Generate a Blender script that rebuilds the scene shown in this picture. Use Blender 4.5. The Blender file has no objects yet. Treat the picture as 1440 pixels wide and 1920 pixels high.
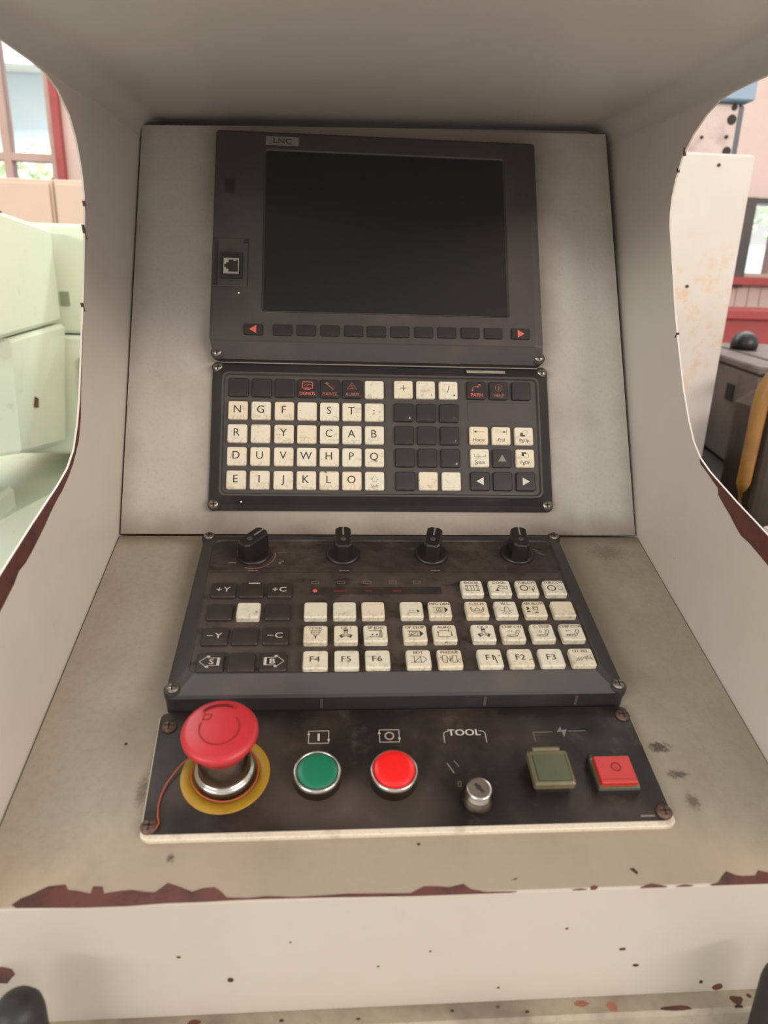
import bpy, math, random
from mathutils import Vector, Matrix
random.seed(7)
SC = bpy.context.scene
COL = SC.collection
# ------------------------------------------------------------------ camera
PITCH, YAW, ROLL, FPX = 0.32422, 0.07858, 0.0307, 1323.4
CAM = Vector((-0.04555, -0.5564, 0.20985))
_f = Vector((math.sin(YAW)*math.cos(PITCH), math.cos(YAW)*math.cos(PITCH), -math.sin(PITCH)))
_r = Vector((math.cos(YAW), -math.sin(YAW), 0)); _u = _r.cross(_f)
_r2 = _r*math.cos(ROLL) + _u*math.sin(ROLL); _u2 = _u*math.cos(ROLL) - _r*math.sin(ROLL)
cd = bpy.data.cameras.new('camera'); co = bpy.data.objects.new('camera', cd); COL.objects.link(co)
co.matrix_world = Matrix(((_r2.x, _u2.x, -_f.x, CAM.x), (_r2.y, _u2.y, -_f.y, CAM.y), (_r2.z, _u2.z, -_f.z, CAM.z), (0, 0, 0, 1)))
cd.sensor_fit = 'VERTICAL'; cd.sensor_height = 36; cd.lens = FPX/1920*36
cd.clip_start = .01; cd.clip_end = 60
cd.dof.use_dof = True; cd.dof.focus_distance = 0.60; cd.dof.aperture_fstop = 9.0
SC.camera = co
# ------------------------------------------------------------------ world and light
w = bpy.data.worlds.new('hall_light'); SC.world = w; w.use_nodes = True
bg = w.node_tree.nodes['Background']
bg.inputs[0].default_value = (1.0, .97, .93, 1); bg.inputs[1].default_value = .95

def area(name, loc, target, sx, sy, power, colr):
    l = bpy.data.lights.new(name, 'AREA'); l.shape = 'RECTANGLE'; l.size = sx; l.size_y = sy
    l.energy = power; l.color = colr
    o = bpy.data.objects.new(name, l); COL.objects.link(o)
    o.location = loc; d = Vector(target) - Vector(loc)
    o.rotation_euler = d.to_track_quat('-Z', 'Y').to_euler()
    return o
area('hall_window_light', (4.6, -5.0, 2.85), (0, 0, 0.1), 4.5, .7, 305, (1.0, .87, .79))
area('hall_low_window_light', (-4.4, -5.2, 1.75), (0, 0, 0.1), 4.0, .6, 185, (.97, 1.0, .93))
area('aisle_fill_light', (-1.6, 1.4, 3.4), (-1.0, 1.6, 0), 2.2, 2.2, 50, (1.0, .99, .95))  # added overhead fill, brightens the background on the left
area('bay_fill_light', (1.9, 2.2, 3.4), (1.6, 2.4, 0), 2.0, 2.0, 32, (1.0, .95, .9))  # unseen fill lamp added to lift the right background
area('yard_daylight', (0, 4.9, 4.6), (0, 6.6, .8), 14, 1.5, 1500, (.95, .98, 1.0))
SC.view_settings.view_transform = 'Standard'; SC.view_settings.look = 'None'
SC.view_settings.gamma = 1; SC.view_settings.use_curve_mapping = False
SC.view_settings.exposure = 0.0

# ------------------------------------------------------------------ materials
def s2l(c):
    return tuple((x/255/12.92 if x/255 <= .04045 else ((x/255+.055)/1.055)**2.4) for x in c) + (1,)
class NT:
    def __init__(s, name):
        s.m = bpy.data.materials.new(name); s.m.use_nodes = True
        s.t = s.m.node_tree; s.b = s.t.nodes['Principled BSDF']
    def n(s, t, **k):
        x = s.t.nodes.new(t)
        for a, v in k.items(): setattr(x, a, v)
        return x
    def l(s, a, b): s.t.links.new(a, b)
    def coord(s): return s.n('ShaderNodeTexCoord').outputs['Object']
    def noise(s, vec, scale, detail=4, rough=.6):
        x = s.n('ShaderNodeTexNoise'); s.l(vec, x.inputs['Vector'])
        x.inputs['Scale'].default_value = scale; x.inputs['Detail'].default_value = detail; x.inputs['Roughness'].default_value = rough
        return x.outputs['Fac']
    def ramp(s, fac, a, b, lo=0., hi=1.):
        x = s.n('ShaderNodeMapRange'); x.clamp = True; x.interpolation_type = 'SMOOTHSTEP'
        s.l(fac, x.inputs['Value'])
        for i, v in zip(('From Min', 'From Max', 'To Min', 'To Max'), (a, b, lo, hi)): x.inputs[i].default_value = v
        return x.outputs['Result']
    def math(s, op, a, b=None):
        x = s.n('ShaderNodeMath', operation=op)
        for i, v in enumerate((a, b)):
            if v is None: continue
            if isinstance(v, (int, float)): x.inputs[i].default_value = v
            else: s.l(v, x.inputs[i])
        return x.outputs[0]
    def mix(s, fac, a, b):
        x = s.n('ShaderNodeMix', data_type='RGBA')
        if isinstance(fac, (int, float)): x.inputs['Factor'].default_value = fac
        else: s.l(fac, x.inputs['Factor'])
        for i, v in ((6, a), (7, b)):
            if isinstance(v, tuple): x.inputs[i].default_value = v if len(v) == 4 else v+(1,)
            else: s.l(v, x.inputs[i])
        return x.outputs[2]
    def bump(s, h, strength, dist=.001):
        x = s.n('ShaderNodeBump'); x.inputs['Strength'].default_value = strength; x.inputs['Distance'].default_value = dist
        s.l(h, x.inputs['Height']); s.l(x.outputs[0], s.b.inputs['Normal'])
    def out(s, c, rough=.5, metal=0., spec=.5):
        if isinstance(c, tuple): s.b.inputs['Base Color'].default_value = c if len(c) == 4 else c+(1,)
        else: s.l(c, s.b.inputs['Base Color'])
        if isinstance(rough, (int, float)): s.b.inputs['Roughness'].default_value = rough
        else: s.l(rough, s.b.inputs['Roughness'])
        s.b.inputs['Metallic'].default_value = metal
        s.b.inputs['Specular IOR Level'].default_value = spec
        return s.m
    def at(s, vec, cx, cy, rx, ry):
        """distance from a spot on the object's own xy plane, 1 at the ellipse's edge"""
        x = s.n('ShaderNodeVectorMath', operation='SUBTRACT'); s.l(vec, x.inputs[0]); x.inputs[1].default_value = (cx, cy, 0)
        y = s.n('ShaderNodeVectorMath', operation='MULTIPLY'); s.l(x.outputs[0], y.inputs[0]); y.inputs[1].default_value = (1/rx, 1/ry, 0)
        z = s.n('ShaderNodeVectorMath', operation='LENGTH'); s.l(y.outputs[0], z.inputs[0])
        return z.outputs['Value']
    def stretch(s, vec, sx, sy, sz):
        y = s.n('ShaderNodeVectorMath', operation='MULTIPLY'); s.l(vec, y.inputs[0]); y.inputs[1].default_value = (sx, sy, sz)
        return y.outputs[0]
    def sep(s, vec):
        x = s.n('ShaderNodeSeparateXYZ'); s.l(vec, x.inputs[0]); return x.outputs

def simple(name, c, rough=.5, metal=0., spec=.5):
    return NT(name).out(c, rough, metal, spec)
def worn(name, base, dirt, scale=12, lo=.5, hi=.75, amount=.6, rough=.45, metal=0., spec=.5, speck=0, bump=0., streak=(1, 1, 1)):
    t = NT(name); v = t.stretch(t.coord(), *streak)
    m = t.ramp(t.noise(v, scale), lo, hi, 0, amount)
    m2 = t.ramp(t.noise(v, scale*9, 3), .45, .8, 0, amount*.45)
    c = t.mix(t.math('MAXIMUM', m, m2), base, dirt)
    if speck:
        c = t.mix(t.ramp(t.noise(v, scale*14, 2), 1-speck, 1-speck+.03), c, tuple(x*.25 for x in dirt[:3]))
    if bump: t.bump(t.noise(v, scale*40, 3), bump)
    return t.out(c, t.ramp(m, 0, 1, rough, min(1, rough+.2)), metal, spec)

CREAM = (.60, .53, .435)
M = {}
def mk_desk():
    t = NT('dirty_cream_paint'); v = t.coord()
    big = t.ramp(t.noise(v, 9, 5), .35, .7, .25, .8)
    fine = t.ramp(t.noise(v, 220, 3), .4, .75, 0, .35)
    c = t.mix(big, (.41, .36, .285), (.29, .24, .175))
    c = t.mix(fine, c, (.27, .22, .155))
    c = t.mix(t.ramp(t.math('ADD', t.sep(v)[1], t.math('MULTIPLY', t.noise(v, 18), .05)), -.262, -.225, .55, 0), c, (.43, .34, .245))
    c = t.mix(t.ramp(t.noise(t.stretch(v, 1, .5, 1), 16, 5, .65), .5, .75, 0, .5), c, (.235, .185, .13))
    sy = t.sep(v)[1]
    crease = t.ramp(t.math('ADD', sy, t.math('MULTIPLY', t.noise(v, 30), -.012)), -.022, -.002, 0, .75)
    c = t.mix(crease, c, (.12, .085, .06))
    # grime halo round the mounted panels
    wx = t.math('ADD', t.math('ABSOLUTE', t.sep(v)[0]), t.math('MULTIPLY', t.noise(v, 26), .03))
    c = t.mix(t.ramp(wx, .145, .2, .55, 0), c, (.26, .205, .145))
    for cx, cy, rx, ry, a in ((.156, -.213, .013, .007, .95), (.160, -.232, .012, .006, .8), (.162, -.25, .008, .01, .7), (-.127, -.274, .004, .005, .9), (-.15, -.235, .006, .02, .6), (.185, -.02, .03, .02, .35)):
        d = t.math('ADD', t.at(v, cx, cy, rx, ry), t.math('MULTIPLY', t.noise(v, 420, 4, .7), 1.5))
        c = t.mix(t.ramp(d, .9, 1.45, a, 0), c, (.06, .045, .032))
    t.bump(t.noise(v, 900, 2), .12)
    return t.out(c, .55)
def mk_back():
    t = NT('back_panel_cream_paint'); v = t.coord()
    c = t.mix(t.ramp(t.noise(v, 7, 4), .4, .7, 0, .4), (.52, .48, .43), (.45, .405, .35))
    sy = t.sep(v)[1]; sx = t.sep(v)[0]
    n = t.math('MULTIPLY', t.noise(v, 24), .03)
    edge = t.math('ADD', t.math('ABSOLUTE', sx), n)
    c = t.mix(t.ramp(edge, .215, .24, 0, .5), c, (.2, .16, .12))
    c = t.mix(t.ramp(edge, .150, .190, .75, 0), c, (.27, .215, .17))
    c = t.mix(t.ramp(t.noise(v, 13, 5), .5, .72, 0, .35), c, (.36, .295, .245))
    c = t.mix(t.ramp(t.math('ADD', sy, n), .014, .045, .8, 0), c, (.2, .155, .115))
    c = t.mix(t.ramp(t.noise(v, 300, 3), .45, .8, 0, .3), c, (.33, .28, .23))
    t.bump(t.noise(v, 900, 2), .1)
    return t.out(c, .5)
def mk_plate():
    t = NT('grimy_black_film'); v = t.coord()
    c = t.mix(t.ramp(t.noise(v, 14, 5), .42, .66), (.014, .011, .0095), (.046, .031, .025))
    c = t.mix(t.ramp(t.noise(v, 45, 5, .7), .55, .75, 0, .5), c, (.1, .075, .06))
    c = t.mix(t.ramp(t.at(v, -.01, .015, .035, .03), .5, 1.2, .35, 0), c, (.12, .085, .075))
    c = t.mix(t.ramp(t.at(v, -.055, .02, .03, .02), .5, 1.2, .3, 0), c, (.12, .09, .075))
    return t.out(c, t.ramp(t.noise(v, 20, 5), .4, .7, .34, .6), 0, .28)
def mk_op():
    t = NT('grease_stained_panel_film'); v = t.coord()
    c = t.mix(t.ramp(t.noise(v, 16, 5), .35, .68), (.042, .03, .026), (.078, .058, .049))
    c = t.mix(t.ramp(t.noise(t.stretch(v, 1, 2, 1), 34, 5, .7), .5, .68, 0, .85), c, (.018, .011, .009))
    up = t.ramp(t.math('ADD', t.sep(v)[1], t.math('MULTIPLY', t.noise(v, 30), .02)), .118, .13)
    c = t.mix(t.math('MULTIPLY', up, t.ramp(t.noise(t.stretch(v, 1, 1.8, 1), 55, 5, .7), .4, .66, .25, .9)), c, (.026, .017, .014))
    c = t.mix(t.ramp(t.noise(v, 60, 4, .7), .6, .8, 0, .5), c, (.13, .095, .075))
    return t.out(c, .5, 0, .4)
def mk_key():
    t = NT('ivory_key_plastic'); v = t.coord()
    oi = t.n('ShaderNodeObjectInfo').outputs['Random']
    off = t.n('ShaderNodeCombineXYZ'); t.l(t.math('MULTIPLY', oi, 3.7), off.inputs[0]); t.l(t.math('MULTIPLY', oi, 9.1), off.inputs[1])
    ad = t.n('ShaderNodeVectorMath', operation='ADD'); t.l(v, ad.inputs[0]); t.l(off.outputs[0], ad.inputs[1])
    vv = ad.outputs[0]
    c = t.mix(oi, (.66, .56, .41), (.65, .6, .48))
    sm = t.ramp(t.noise(t.stretch(vv, 1, 1.6, 1), 130, 5, .7), .52, .72, 0, .55)
    c = t.mix(sm, c, (.30, .245, .18))
    low = t.math('MULTIPLY', t.ramp(t.math('ADD', t.sep(v)[1], t.math('MULTIPLY', t.noise(vv, 160), .009)), -.003, .005, 1, 0), t.ramp(t.noise(t.stretch(vv, 1, .6, 1), 420, 4, .7), .5, .64, 0, .5))
    c = t.mix(low, c, (.3, .24, .17))
    sp = t.ramp(t.noise(vv, 170, 3, .6), .68, .74, 0, .85)
    c = t.mix(sp, c, (.1, .075, .055))
    return t.out(c, .45)
def mk_mint():
    t = NT('mint_machine_paint'); v = t.coord()
    c = t.mix(t.ramp(t.noise(v, 3, 4), .35, .7), (.60, .68, .53), (.68, .70, .53))
    c = t.mix(t.ramp(t.noise(v, 26, 5), .62, .72, 0, .45), c, (.42, .43, .3))
    c = t.mix(t.ramp(t.noise(v, 11, 3), .72, .74, 0, .9), c, (.12, .05, .035))
    return t.out(c, .35)
def mk_side():
    t = NT('side_cream_paint'); v = t.coord()
    c = t.mix(t.ramp(t.noise(v, 6, 4), .35, .7), (.62, .56, .495), (.57, .505, .435))
    c = t.mix(t.ramp(t.noise(t.stretch(v, 1, 1, .4), 40, 4), .6, .85, 0, .25), c, (.4, .33, .26))
    c = t.mix(t.ramp(t.noise(v, 130, 2), .8, .83, 0, .8), c, (.1, .08, .06))
    t.bump(t.noise(v, 700, 2), .06)
    return t.out(c, .42)
M['desk'] = mk_desk(); M['back'] = mk_back(); M['side'] = mk_side()
M['front'] = worn('front_cream_paint', (.45, .39, .325), (.39, .33, .27), 8, .4, .8, .5, .42, speck=.17)
M['ledge'] = worn('grimy_cream_paint', (.34, .285, .21), (.16, .12, .085), 22, .4, .7, .8, .5, speck=.2)
M['hood'] = worn('hood_cream_paint', (.55, .51, .46), (.48, .44, .39), 6, .4, .8, .5, .4)
M['gap'] = simple('dark_seam', (.012, .01, .009), .9)
M['chip'] = worn('bare_primer', (.115, .035, .026), (.05, .024, .02), 60, .4, .7, .8, .6)
M['rust'] = worn('orange_primer', (.32, .12, .075), (.2, .08, .05), 60, .4, .7, .8, .6)
M['speck'] = simple('dark_chip', (.025, .018, .014), .7)
M['bezel'] = worn('charcoal_plastic', (.056, .046, .043), (.078, .062, .056), 18, .45, .75, .7, .48, spec=.4)
M['bezel_dark'] = worn('black_plastic', (.028, .025, .026), (.05, .042, .04), 18, .45, .75, .6, .42, spec=.4)
M['slope'] = worn('grey_plastic', (.075, .066, .066), (.1, .08, .07), 25, .45, .75, .7, .4, spec=.4)
M['screen'] = simple('black_display_glass', (.016, .016, .016), .3, 0, .5)
M['op'] = mk_op(); M['plate'] = mk_plate(); M['key'] = mk_key()
M['dkey'] = worn('black_key_plastic', (.024, .02, .021), (.05, .04, .036), 60, .45, .8, .5, .38, spec=.4)
M['okey'] = worn('brown_black_key_plastic', (.03, .022, .019), (.06, .044, .036), 60, .4, .8, .6, .4, spec=.4)
M['ink'] = simple('black_ink', (.045, .035, .03), .6)
M['fade'] = simple('faded_ink', (.12, .095, .075), .6)
M['wink'] = simple('white_ink', (.55, .5, .44), .6)
M['dink'] = simple('dull_white_ink', (.2, .17, .14), .6)
M['rink'] = simple('red_ink', (.6, .1, .055), .6)
M['drink'] = simple('faded_red_ink', (.3, .085, .06), .6)
M['chrome'] = worn('chrome', (.55, .52, .48), (.3, .24, .2), 60, .5, .7, .5, .2, 1.)
M['dchrome'] = worn('dark_chrome', (.2, .16, .13), (.1, .075, .06), 80, .4, .7, .7, .28, 1.)  # darker chrome for ring sides, collar shaft and lock base
M['screw'] = worn('dull_steel', (.3, .26, .22), (.14, .1, .08), 300, .4, .7, .7, .35, .9)
M['rscrew'] = worn('rusty_steel', (.17, .1, .075), (.08, .045, .035), 300, .4, .7, .8, .5, .6)
M['red'] = worn('red_mushroom_plastic', (.46, .02, .028), (.33, .035, .035), 25, .45, .8, .6, .38)
M['dred'] = simple('engraved_dark_red', (.25, .012, .014), .6)
M['redcap'] = worn('bright_red_cap', (.8, .012, .012), (.5, .02, .015), 90, .55, .8, .6, .3)
M['green'] = worn('green_cap', (.006, .155, .078), (.02, .12, .07), 60, .5, .8, .5, .35)
M['yellow'] = worn('yellow_disc', (.36, .2, .01), (.22, .12, .015), 40, .42, .75, .7, .45)
M['olive'] = worn('olive_clear_cover', (.115, .1, .048), (.17, .13, .08), 60, .4, .7, .6, .3)
M['ogreen'] = worn('dull_green_lens', (.062, .076, .028), (.1, .085, .045), 60, .4, .7, .6, .35)
M['sqred'] = worn('red_lens', (.48, .02, .016), (.3, .02, .016), 80, .5, .8, .6, .35)
M['knob'] = simple('black_knob_plastic', (.012, .01, .01), .38, 0, .5)
M['cream_edge'] = worn('cream_edge', (.66, .57, .45), (.3, .22, .15), 60, .55, .75, .8, .5)
M['paper'] = worn('worn_paper', (.4, .35, .29), (.25, .2, .17), 90, .4, .7, .6, .6)
M['nameplate'] = worn('grey_name_plate', (.2, .18, .17), (.13, .11, .1), 90, .4, .7, .6, .5)
M['wire'] = simple('red_wire', (.42, .07, .045), .5)
M['rubber'] = simple('black_rubber', (.014, .013, .013), .5)
M['mint'] = mk_mint()
M['mintshade'] = worn('shaded_mint', (.25, .29, .19), (.2, .22, .14), 8)  # darker mint, the shade of a recess put into the colour
M['pinkwall'] = worn('pink_wall_paint', (.66, .52, .46), (.57, .43, .385), 3, .4, .75, .6, .7)
M['beige'] = worn('beige_locker_paint', (.62, .46, .36), (.55, .4, .31), 3, .4, .8, .5, .5)
M['cream_cab'] = worn('cream_cabinet_paint', (.64, .54, .465), (.58, .44, .3), 6, .5, .75, .6, .45)
def mk_rusty_cab():
    t = NT('rust_bled_cream_paint'); v = t.coord()
    z = t.sep(v)[2]
    m = t.math('MULTIPLY', t.ramp(t.noise(v, 34, 5, .65), .5, .7), t.ramp(t.math('ABSOLUTE', t.math('SUBTRACT', z, .43)), .05, .24, .6, 0))
    c = t.mix(t.ramp(t.noise(v, 5, 3), .4, .7), (.59, .53, .48), (.56, .49, .43))
    return t.out(t.mix(m, c, (.6, .33, .13)), .45)
M['cream_cab'] = mk_rusty_cab()
M['redpaint'] = worn('red_paint', (.36, .05, .05), (.25, .04, .04), 6)
M['wood'] = worn('pinkish_window_frame', (.48, .32, .27), (.38, .25, .2), 8)
M['darkmetal'] = worn('dark_steel', (.05, .045, .043), (.09, .07, .06), 8, .4, .7, .8, .4)
M['greybox'] = worn('grey_machine_paint', (.15, .125, .112), (.08, .065, .06), 10, .45, .75, .7, .4)
M['black'] = worn('black_paint', (.02, .018, .017), (.04, .03, .028), 8)
M['blue'] = simple('blue_paint', (.19, .3, .4), .4)
M['dblue'] = simple('dark_blue_paint', (.06, .075, .1), .4)
M['plate_pink'] = worn('stained_plate', (.62, .49, .44), (.38, .28, .25), 14, .45, .75, .7, .5)
M['amber'] = worn('amber_plastic', (.27, .125, .022), (.13, .055, .014), 14, .4, .75, .6, .35)
M['brown'] = worn('oily_dark_plastic', (.03, .02, .012), (.018, .012, .009), 12, .4, .7, .7, .4)
M['concrete'] = worn('concrete', (.42, .40, .365), (.3, .27, .24), 3, .4, .7, .7, .7)
M['sky_blue'] = simple('pale_blue_render', (.62, .74, .8), .8)
M['white'] = simple('white_render', (.85, .84, .8), .8)
M['leaf'] = worn('leaves', (.55, .68, .42), (.72, .78, .6), 9, .4, .6, .9, .7)
g = NT('window_glass'); g.b.inputs['Transmission Weight'].default_value = 1; M['glass'] = g.out((.95, .98, 1), .02)
g.b.inputs['IOR'].default_value = 1.05

# ------------------------------------------------------------------ geometry helpers (all lengths in millimetres until build)
class G:
    def __init__(s): s.v = []; s.f = []; s.mi = []; s.sm = []
    def _add(s, vs, fs, mi=0, smooth=False):
        o = len(s.v); s.v += [tuple(p) for p in vs]
        for f in fs: s.f.append([i+o for i in f]); s.mi.append(mi); s.sm.append(smooth)
        return s
    def loft(s, loops, mi=0, cap0=True, cap1=True, smooth=False, mis=None, capmi=None):
        n = len(loops[0]); vs = [p for L in loops for p in L]
        if cap0: s._add(loops[0], [list(range(n))[::-1]], mi)
        if cap1: s._add(loops[-1], [list(range(n))], mi if capmi is None else capmi)
        o = len(s.v); s.v += [tuple(p) for p in vs]
        for k in range(len(loops)-1):
            for i in range(n):
                j = (i+1) % n
                s.f.append([o+k*n+i, o+k*n+j, o+(k+1)*n+j, o+(k+1)*n+i]); s.mi.append(mis[k] if mis else mi); s.sm.append(smooth)
        return s
    def lathe(s, prof, n=32, c=(0, 0, 0), mi=0, smooth=True, mis=None):
        loops = [[(c[0]+r*math.cos(2*math.pi*i/n), c[1]+r*math.sin(2*math.pi*i/n), c[2]+z) for i in range(n)] for r, z in prof]
        return s.loft(loops, mi, smooth=smooth, mis=mis)
    def box(s, x0, x1, y0, y1, z0, z1, mi=0, bv=0.):
        if bv:
            L = lambda d, z: [(x0+d, y0+d, z), (x1-d, y0+d, z), (x1-d, y1-d, z), (x0+d, y1-d, z)]
            return s.loft([L(bv, z0), L(0, z0+bv), L(0, z1-bv), L(bv, z1)], mi)
        return s.loft([[(x0, y0, z), (x1, y0, z), (x1, y1, z), (x0, y1, z)] for z in (z0, z1)], mi)
    def prism(s, pts, z0, z1, mi=0):
        return s.loft([[(x, y, z) for x, y in pts] for z in (z0, z1)], mi)
    def stroke(s, pts, wd=.25, z=0, mi=0, closed=False):
        P = [Vector((p[0], p[1])) for p in pts]
        if closed: P.append(P[0])
        for a, b in zip(P, P[1:]):
            d = b-a
            if d.length < 1e-6: continue
            d = d.normalized()*wd/2; q = Vector((-d.y, d.x))
            s._add([(*(a-d-q), z), (*(b+d-q), z), (*(b+d+q), z), (*(a-d+q), z)], [[0, 1, 2, 3]], mi)
        return s
    def poly(s, pts, z=0, mi=0):
        return s._add([(x, y, z) for x, y in pts], [list(range(len(pts)))], mi)
    def arc(s, cx, cy, r, a0, a1, wd=.25, z=0, mi=0, n=14, ry=None):
        ry = ry or r
        return s.stroke([(cx+r*math.cos(math.radians(a0+(a1-a0)*i/n)), cy+ry*math.sin(math.radians(a0+(a1-a0)*i/n))) for i in range(n+1)], wd, z, mi)
    def text(s, t, cap, cx, cy, z=0, mi=0, sx=1., bold=0):
        vs, fs, x0, x1 = TXT[t]; k = cap/CAPH; m = (x0+x1)/2
        s._add([((x-m)*k*sx+cx, y*k-cap/2+cy, z) for x, y in vs], fs, mi)
        if bold: s._add([((x-m)*k*sx+cx+bold, y*k-cap/2+cy, z+.02) for x, y in vs], fs, mi)
        return s
    def tube(s, pts, r, n=8, mi=0):
        P = [Vector(p) for p in pts]; loops = []
        up = Vector((0, 0, 1))
        for i, p in enumerate(P):
            d = (P[min(i+1, len(P)-1)] - P[max(i-1, 0)]).normalized()
            a = d.cross(up)
            if a.length < 1e-3: a = d.cross(Vector((1, 0, 0)))
            a.normalize(); b = d.cross(a)
            rr_ = r[i] if isinstance(r, (list, tuple)) else r
            loops.append([tuple(p + a*math.cos(2*math.pi*k/n)*rr_ - b*math.sin(2*math.pi*k/n)*rr_) for k in range(n)])
        return s.loft(loops[::-1] if False else loops, mi, smooth=True)
    def mesh(s, name, mats, scale=.001):
        me = bpy.data.meshes.new(name)
        me.from_pydata([(x*scale, y*scale, z*scale) for x, y, z in s.v], [], s.f)
        for m in mats: me.materials.append(m)
        me.polygons.foreach_set('material_index', s.mi); me.polygons.foreach_set('use_smooth', s.sm)
        me.update(); return me
    def build(s, name, mats, parent=None, loc=(0, 0, 0), scale=.001, **k):
        if not isinstance(mats, (list, tuple)): mats = [mats]
        return link(name, s.mesh(name, mats, scale), parent, loc, **k)
def link(name, me, parent=None, loc=(0, 0, 0), label=None, cat=None, group=None, kind=None):
    o = bpy.data.objects.new(name, me); COL.objects.link(o)
    o.location = tuple(x*.001 for x in loc) if parent else loc
    if parent: o.parent = parent
    for a, b in (('label', label), ('category', cat), ('group', group), ('kind', kind)):
        if b: o[a] = b
    return o
def thing(name, label, cat, mat=None, loc=None, group=None):
    o = bpy.data.objects.new(name, None); COL.objects.link(o); o.empty_display_size = .05
    if mat: o.matrix_world = mat
    if loc: o.location = loc
    o['label'] = label; o['category'] = cat
    if group: o['group'] = group
    return o
def rr(cx, cy, wx, wy, r, z, k=4):
    out = []
    for sx, sy, a0 in ((1, 1, 0), (-1, 1, 90), (-1, -1, 180), (1, -1, 270)):
        for i in range(k+1):
            a = math.radians(a0+90*i/k)
            out.append((cx+sx*(wx/2-r)+r*math.cos(a), cy+sy*(wy/2-r)+r*math.sin(a), z))
    return out
def rre(x0, x1, y0, y1, r, z, k=4): return rr((x0+x1)/2, (y0+y1)/2, x1-x0, y1-y0, r, z, k)

# lettering outlines, made once
STR = ['H', 'LNC', 'DGNOS', 'MAINTE', 'ALARM', 'PATH', 'HELP', 'Home', 'End', 'PgUp', 'Space', 'PgDn', 'Shift', '+Y', '+C', '-Y', '-C', 'TOOL', 'CK 1', 'SP JOG',
       'F1', 'F2', 'F3', 'F4', 'F5', 'F6', 'MPG DRN', 'OP STOP', 'AUTO', 'BDT', 'FEEDER', 'DOOR', 'COOL', 'TUR.CW', 'TUR.CCW', 'C.TCH', 'W.L.', 'AIR BLOW', 'CK 2', 'CHIP CW',
       'C. STOP', 'CHIP CCW', 'OT REL.', 'i', '!'] + list('NGFST;RYCABDUVWHPQEIJKLO+/()[<>="#?:.,-SB8&*')
TXT = {}
def make_texts():
    tmp = []
    for t in dict.fromkeys(STR):
        c = bpy.data.curves.new('t', 'FONT'); c.body = t; c.size = 1; c.resolution_u = 3
        o = bpy.data.objects.new('t', c); COL.objects.link(o); tmp.append((t, o))
    dg = bpy.context.evaluated_depsgraph_get(); dg.update()
    for t, o in tmp:
        e = o.evaluated_get(dg); me = e.to_mesh()
        vs = [(v.co.x, v.co.y) for v in me.vertices]; fs = [list(p.vertices) for p in me.polygons]
        TXT[t] = (vs, fs, min(x for x, y in vs), max(x for x, y in vs)); e.to_mesh_clear()
    for t, o in tmp:
        c = o.data; bpy.data.objects.remove(o); bpy.data.curves.remove(c)
make_texts()
CAPH = max(y for x, y in TXT['H'][0])

A_B, A_D = 1.08749, 0.2877
def frame(a, u, v):            # plane through the crease, inclined by a; u to the right, v up the plane (mm)
    ca, sa = math.cos(a), math.sin(a)
    return Matrix(((1, 0, 0, u*.001), (0, ca, -sa, v*ca*.001), (0, sa, ca, v*sa*.001), (0, 0, 0, 1)))

# ================================================================== SETTING
def struct(name, g, m, **k): return g.build(name, m, scale=1, kind='structure', **k)
struct('floor', G().box(-5, 5, -3, 5, -1.15, -1.1), M['concrete'])
WALL = G()
WY0, WY1 = 4.0, 4.25
for x0, x1, z0, z1 in ((-5, -3.2, -1.1, 3.2), (-3.2, -1.56, -1.1, .2), (-3.2, -1.56, 2.1, 3.2), (-1.56, 2.44, -1.1, 3.2), (2.44, 3.9, -1.1, .2), (2.44, 3.9, .72, 3.2), (3.9, 5, -1.1, 3.2)):
    WALL.box(x0, x1, WY0, WY1, z0, z1)
wall = struct('wall_back', WALL, M['pinkwall'])
for i in range(16):            # pale boards under the right window
    G().box(-.037, .037, -.012, 0, -.07, .07, bv=.003).build('wainscot_board', M['pinkwall'], wall, (0, 0, 0), scale=1).location = (2.0+i*.08, 4.0, .147)
# left window: red jamb, pinkish sash, mullion, panes
wf = struct('window_1', G().box(-1.6, -1.56, 3.95, 4.1, .2, 2.1).box(-3.24, -3.2, 3.95, 4.1, .2, 2.1).box(-3.2, -1.6, 3.95, 4.1, .2, .24), M['redpaint'])
s = G().box(-1.635, -1.601, 3.98, 4.06, .242, 2.09).box(-1.895, -1.855, 3.98, 4.06, .242, 2.09).box(-2.6, -2.55, 3.98, 4.06, .242, 2.09)
for a, b in ((-1.854, -1.636), (-2.549, -1.896)): s.box(a, b, 3.98, 4.06, .76, .80)
s.build('window_sash', M['wood'], wf, scale=1)
for a, b in ((-1.855, -1.636), (-2.55, -1.895)):
    for z0, z1 in ((.242, .76), (.80, 2.09)): G().box(a, b, 4.01, 4.016, z0, z1).build('pane', M['glass'], wf, scale=1)
wf2 = struct('window_2', G().box(2.44, 2.53, 3.95, 4.1, .2, .72).box(2.53, 3.9, 3.97, 4.1, .69, .72).box(3.86, 3.9, 3.97, 4.1, .2, .69), M['darkmetal'])
G().box(2.53, 3.86, 3.97, 4.08, .262, .285).box(2.70, 2.73, 3.98, 4.06, .286, .689).box(3.2, 3.23, 3.98, 4.06, .286, .689).build('window_sash', M['wood'], wf2, scale=1)
for a, b in ((2.531, 2.699), (2.731, 3.199), (3.231, 3.859)): G().box(a, b, 4.01, 4.016, .286, .689).build('pane', M['glass'], wf2, scale=1)
G().box(2.43, 3.92, 3.92, 4.08, .215, .26).build('window_sill', M['redpaint'], wf2, scale=1)
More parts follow.
